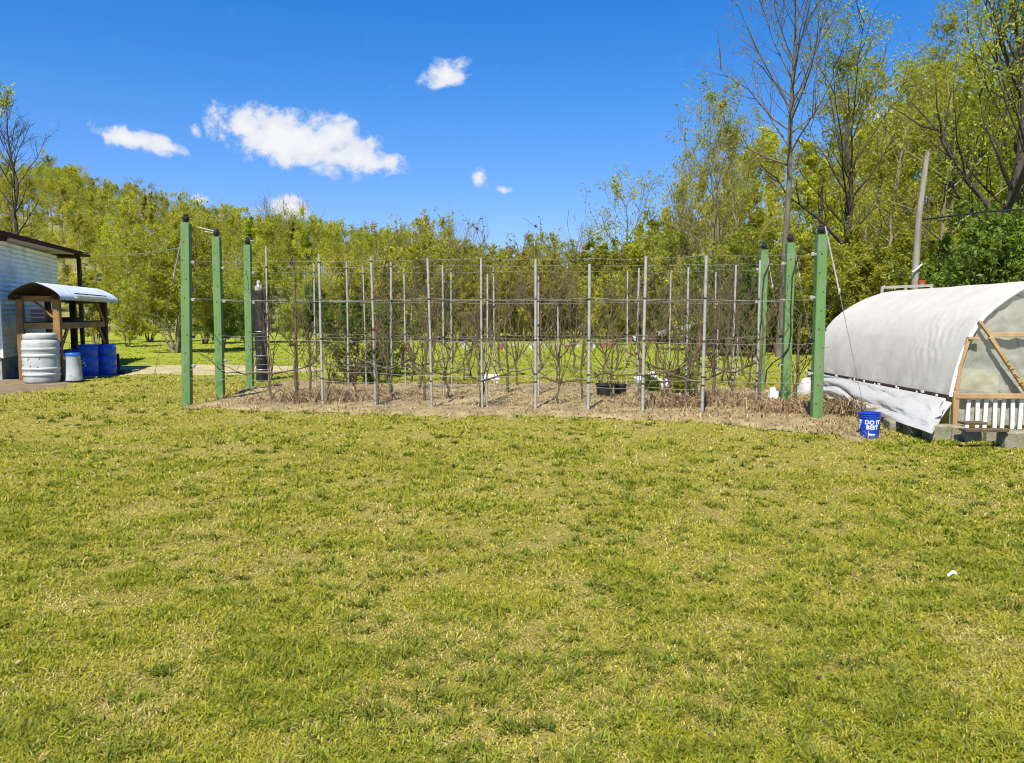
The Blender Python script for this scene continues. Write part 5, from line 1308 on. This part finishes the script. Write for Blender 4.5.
b = np.array([at(1009, 380, 12.6)[0], 12.6, 0]); tag(MB().lathe([(.02, 0), (.13, 0), (.15, .5), (.13, .75), (.06, .85), (.06, 1.0), (.02, 1.0)], b, 18).build('spray_tank', M['black'], None, b), 'dark upright tank inside the greenhouse behind the clear film', 'tank')

# bucket
b = gnd(868.8, 437.5); Yb = b[1]; rb = 10.4 / F_PX * Yb; hb = at(868, 412.3, Yb)[2]
bk = thing('bucket', 'bright blue bucket with white lettering standing before the greenhouse', 'bucket', tuple(b))
bk_body = MB().lathe([(.02, 0), (.88 * rb, 0), (.90 * rb, .01), (.985 * rb, .80 * hb), (1.03 * rb, .81 * hb), (1.03 * rb, .835 * hb), (.985 * rb, .84 * hb), (.99 * rb, .88 * hb), (1.035 * rb, .89 * hb), (1.035 * rb, .91 * hb), (.99 * rb, .915 * hb), (1.0 * rb, .97 * hb), (1.06 * rb, .975 * hb), (1.06 * rb, 1.0 * hb), (.97 * rb, 1.0 * hb), (.86 * rb, .03), (.01, .025)], b, 40).build('body', M['bucket_blue'], bk)
hd = [b + [rb * 1.05 * math.cos(t_), -rb * 1.07 * math.sin(t_), hb * (.86 - .34 * math.sin(t_))] for t_ in np.linspace(0.0, math.pi, 15)]
hd = [b + [-rb * 1.06 * math.cos(t_), rb * (.2 + .95 * math.sin(t_)), hb * (.86 - .30 * math.sin(t_))] for t_ in np.linspace(0, math.pi, 15)]
MB().tube(hd, .004, 6).build('bail', M['galv'], bk_body)
def wrap_text(body, size, z, ang, name, bold=.012, sx=1.0):
    cu = bpy.data.curves.new(name, 'FONT'); cu.body = body; cu.size = size; cu.align_x = 'CENTER'; cu.align_y = 'CENTER'; cu.offset = bold * size; cu.resolution_u = 3
    tmp = bpy.data.objects.new(name, cu); C.objects.link(tmp)
    dg = bpy.context.evaluated_depsgraph_get(); me = bpy.data.meshes.new_from_object(tmp.evaluated_get(dg))
    bpy.data.objects.remove(tmp)
    for v_ in me.vertices:
        x, y = v_.co.x * sx, v_.co.y
        zz = z + y; rr = rb * (.90 + .085 * zz / (.8 * hb)) + .0022
        a_ = -math.pi / 2 + ang + x / rr
        v_.co = (math.cos(a_) * rr, math.sin(a_) * rr, zz)
    me.materials.clear(); me.materials.append(M['print'])
    o = link(name, me, bk_body); return o
for ang in (-.10, -1.88, 1.7):
    wrap_text('DO IT', .074, .212, ang, 'lettering', .035, 1.0); wrap_text('BEST', .072, .147, ang - .02, 'lettering', .035, 1.0); 
    mk = MB()
    for (da, z, wd_, hg) in ((-.42, .058, .020, .012), (-.30, .060, .012, .020), (-.18, .055, .018, .012), (-.05, .058, .014, .017), (.08, .056, .020, .012), (.20, .059, .012, .018), (.30, .056, .014, .012), (-.06, .040, .10, .005)):
        for q_ in range(max(1, int(wd_ / .012))):
            an = -math.pi / 2 + ang + da * .8 + (q_ - (max(1, int(wd_ / .012)) - 1) / 2) * .012 / rb; rr_ = rb * .912
            mk.box(b + [math.cos(an) * rr_, math.sin(an) * rr_, z], (.0125, .004, hg), [(-math.sin(an), math.cos(an), 0), (math.cos(an), math.sin(an), 0), (0, 0, 1)])
    mk.build('small_print', M['print'], bk_body)

# ------------------------------------------------------------------ utility pole, pen behind the greenhouse
Yp = 21.5; b = np.array([at(914, 300, Yp)[0], Yp, 0]); pt = [b, at(915.5, 270, Yp), at(919, 215, Yp), at(927.5, 152, Yp)]
up_ = thing('utility_pole', 'weathered grey wooden pole leaning right behind the greenhouse', 'pole', tuple(b))
MB().tube(pt, np.array([.108, .095, .082, .066]), 12).build('pole_shaft', M['pole_wood'], up_)
hb_ = [at(912.5, 272, Yp - .14), at(918, 268, Yp - .15), at(922, 264, Yp - .12)]; MB().tube(hb_, .02, 6).build('bracket', M['white_paint'], up_)
cable('overhead_cable', 'dark cable sagging from the leaning pole to the right', 'cable', sag(at(919, 220, Yp), at(1100, 208, Yp + 2), .0, 4) + np.array([0, 0, .12]) * np.sin(np.linspace(0, math.pi, 4))[:, None], .026, 'black')
Yq = 18.6
pn = thing('garden_pen', 'low grey framed pen just showing over the greenhouse roof', 'pen', (at(905, 300, Yq)[0], Yq, 0))
q0, q1 = at(881, 287.5, Yq), at(932, 285.5, Yq)
MB().bar(q0, q1, .06, .05, (0, 0, 1)).build('top_rail', M['galv'], pn)
for f in (0.02, .48, .98):
    q = q0 + (q1 - q0) * f; MB().bar([q[0], Yq, 0], [q[0], Yq, q[2] - .03], .06, .05).build('upright', M['galv'], pn)
MB().box([(q0[0] + q1[0]) / 2, Yq + .04, 1.1], (q1[0] - q0[0] - .06, .015, 2.2)).build('panel', mat('grey_green_board', (.20, .20, .15), (.14, .145, .10), 5, .8), pn)
q = at(921.5, 285.5, Yq + .1); tag(MB().lathe([(.01, 0), (.07, 0), (.075, .02), (.085, .09), (.095, .095), (.095, .115), (.01, .115)], q, 16).build('flower_pot', M['orange'], None, q), 'orange pot standing on the pen rail beside the leaning pole', 'pot')

# small scrap on the lawn
b = gnd(952, 575); u, v = np.meshgrid(np.linspace(-.5, .5, 6), np.linspace(-.5, .5, 5), indexing='ij')
Pp = np.stack([b[0] + u * .06 + .01 * v, b[1] + v * .03, .012 + .012 * np.sin(u * 5 + 1) + .008 * np.cos(v * 6)], -1)
tag(MB().grid(Pp).grid((Pp - [0, 0, .002])[:, ::-1]).build('paper_scrap', M['flag_white'], None, b), 'small white paper scrap lying on the lawn at right', 'paper')

for o in list(bpy.data.objects):
    if o.type == 'EMPTY': o.empty_display_type = 'PLAIN_AXES'
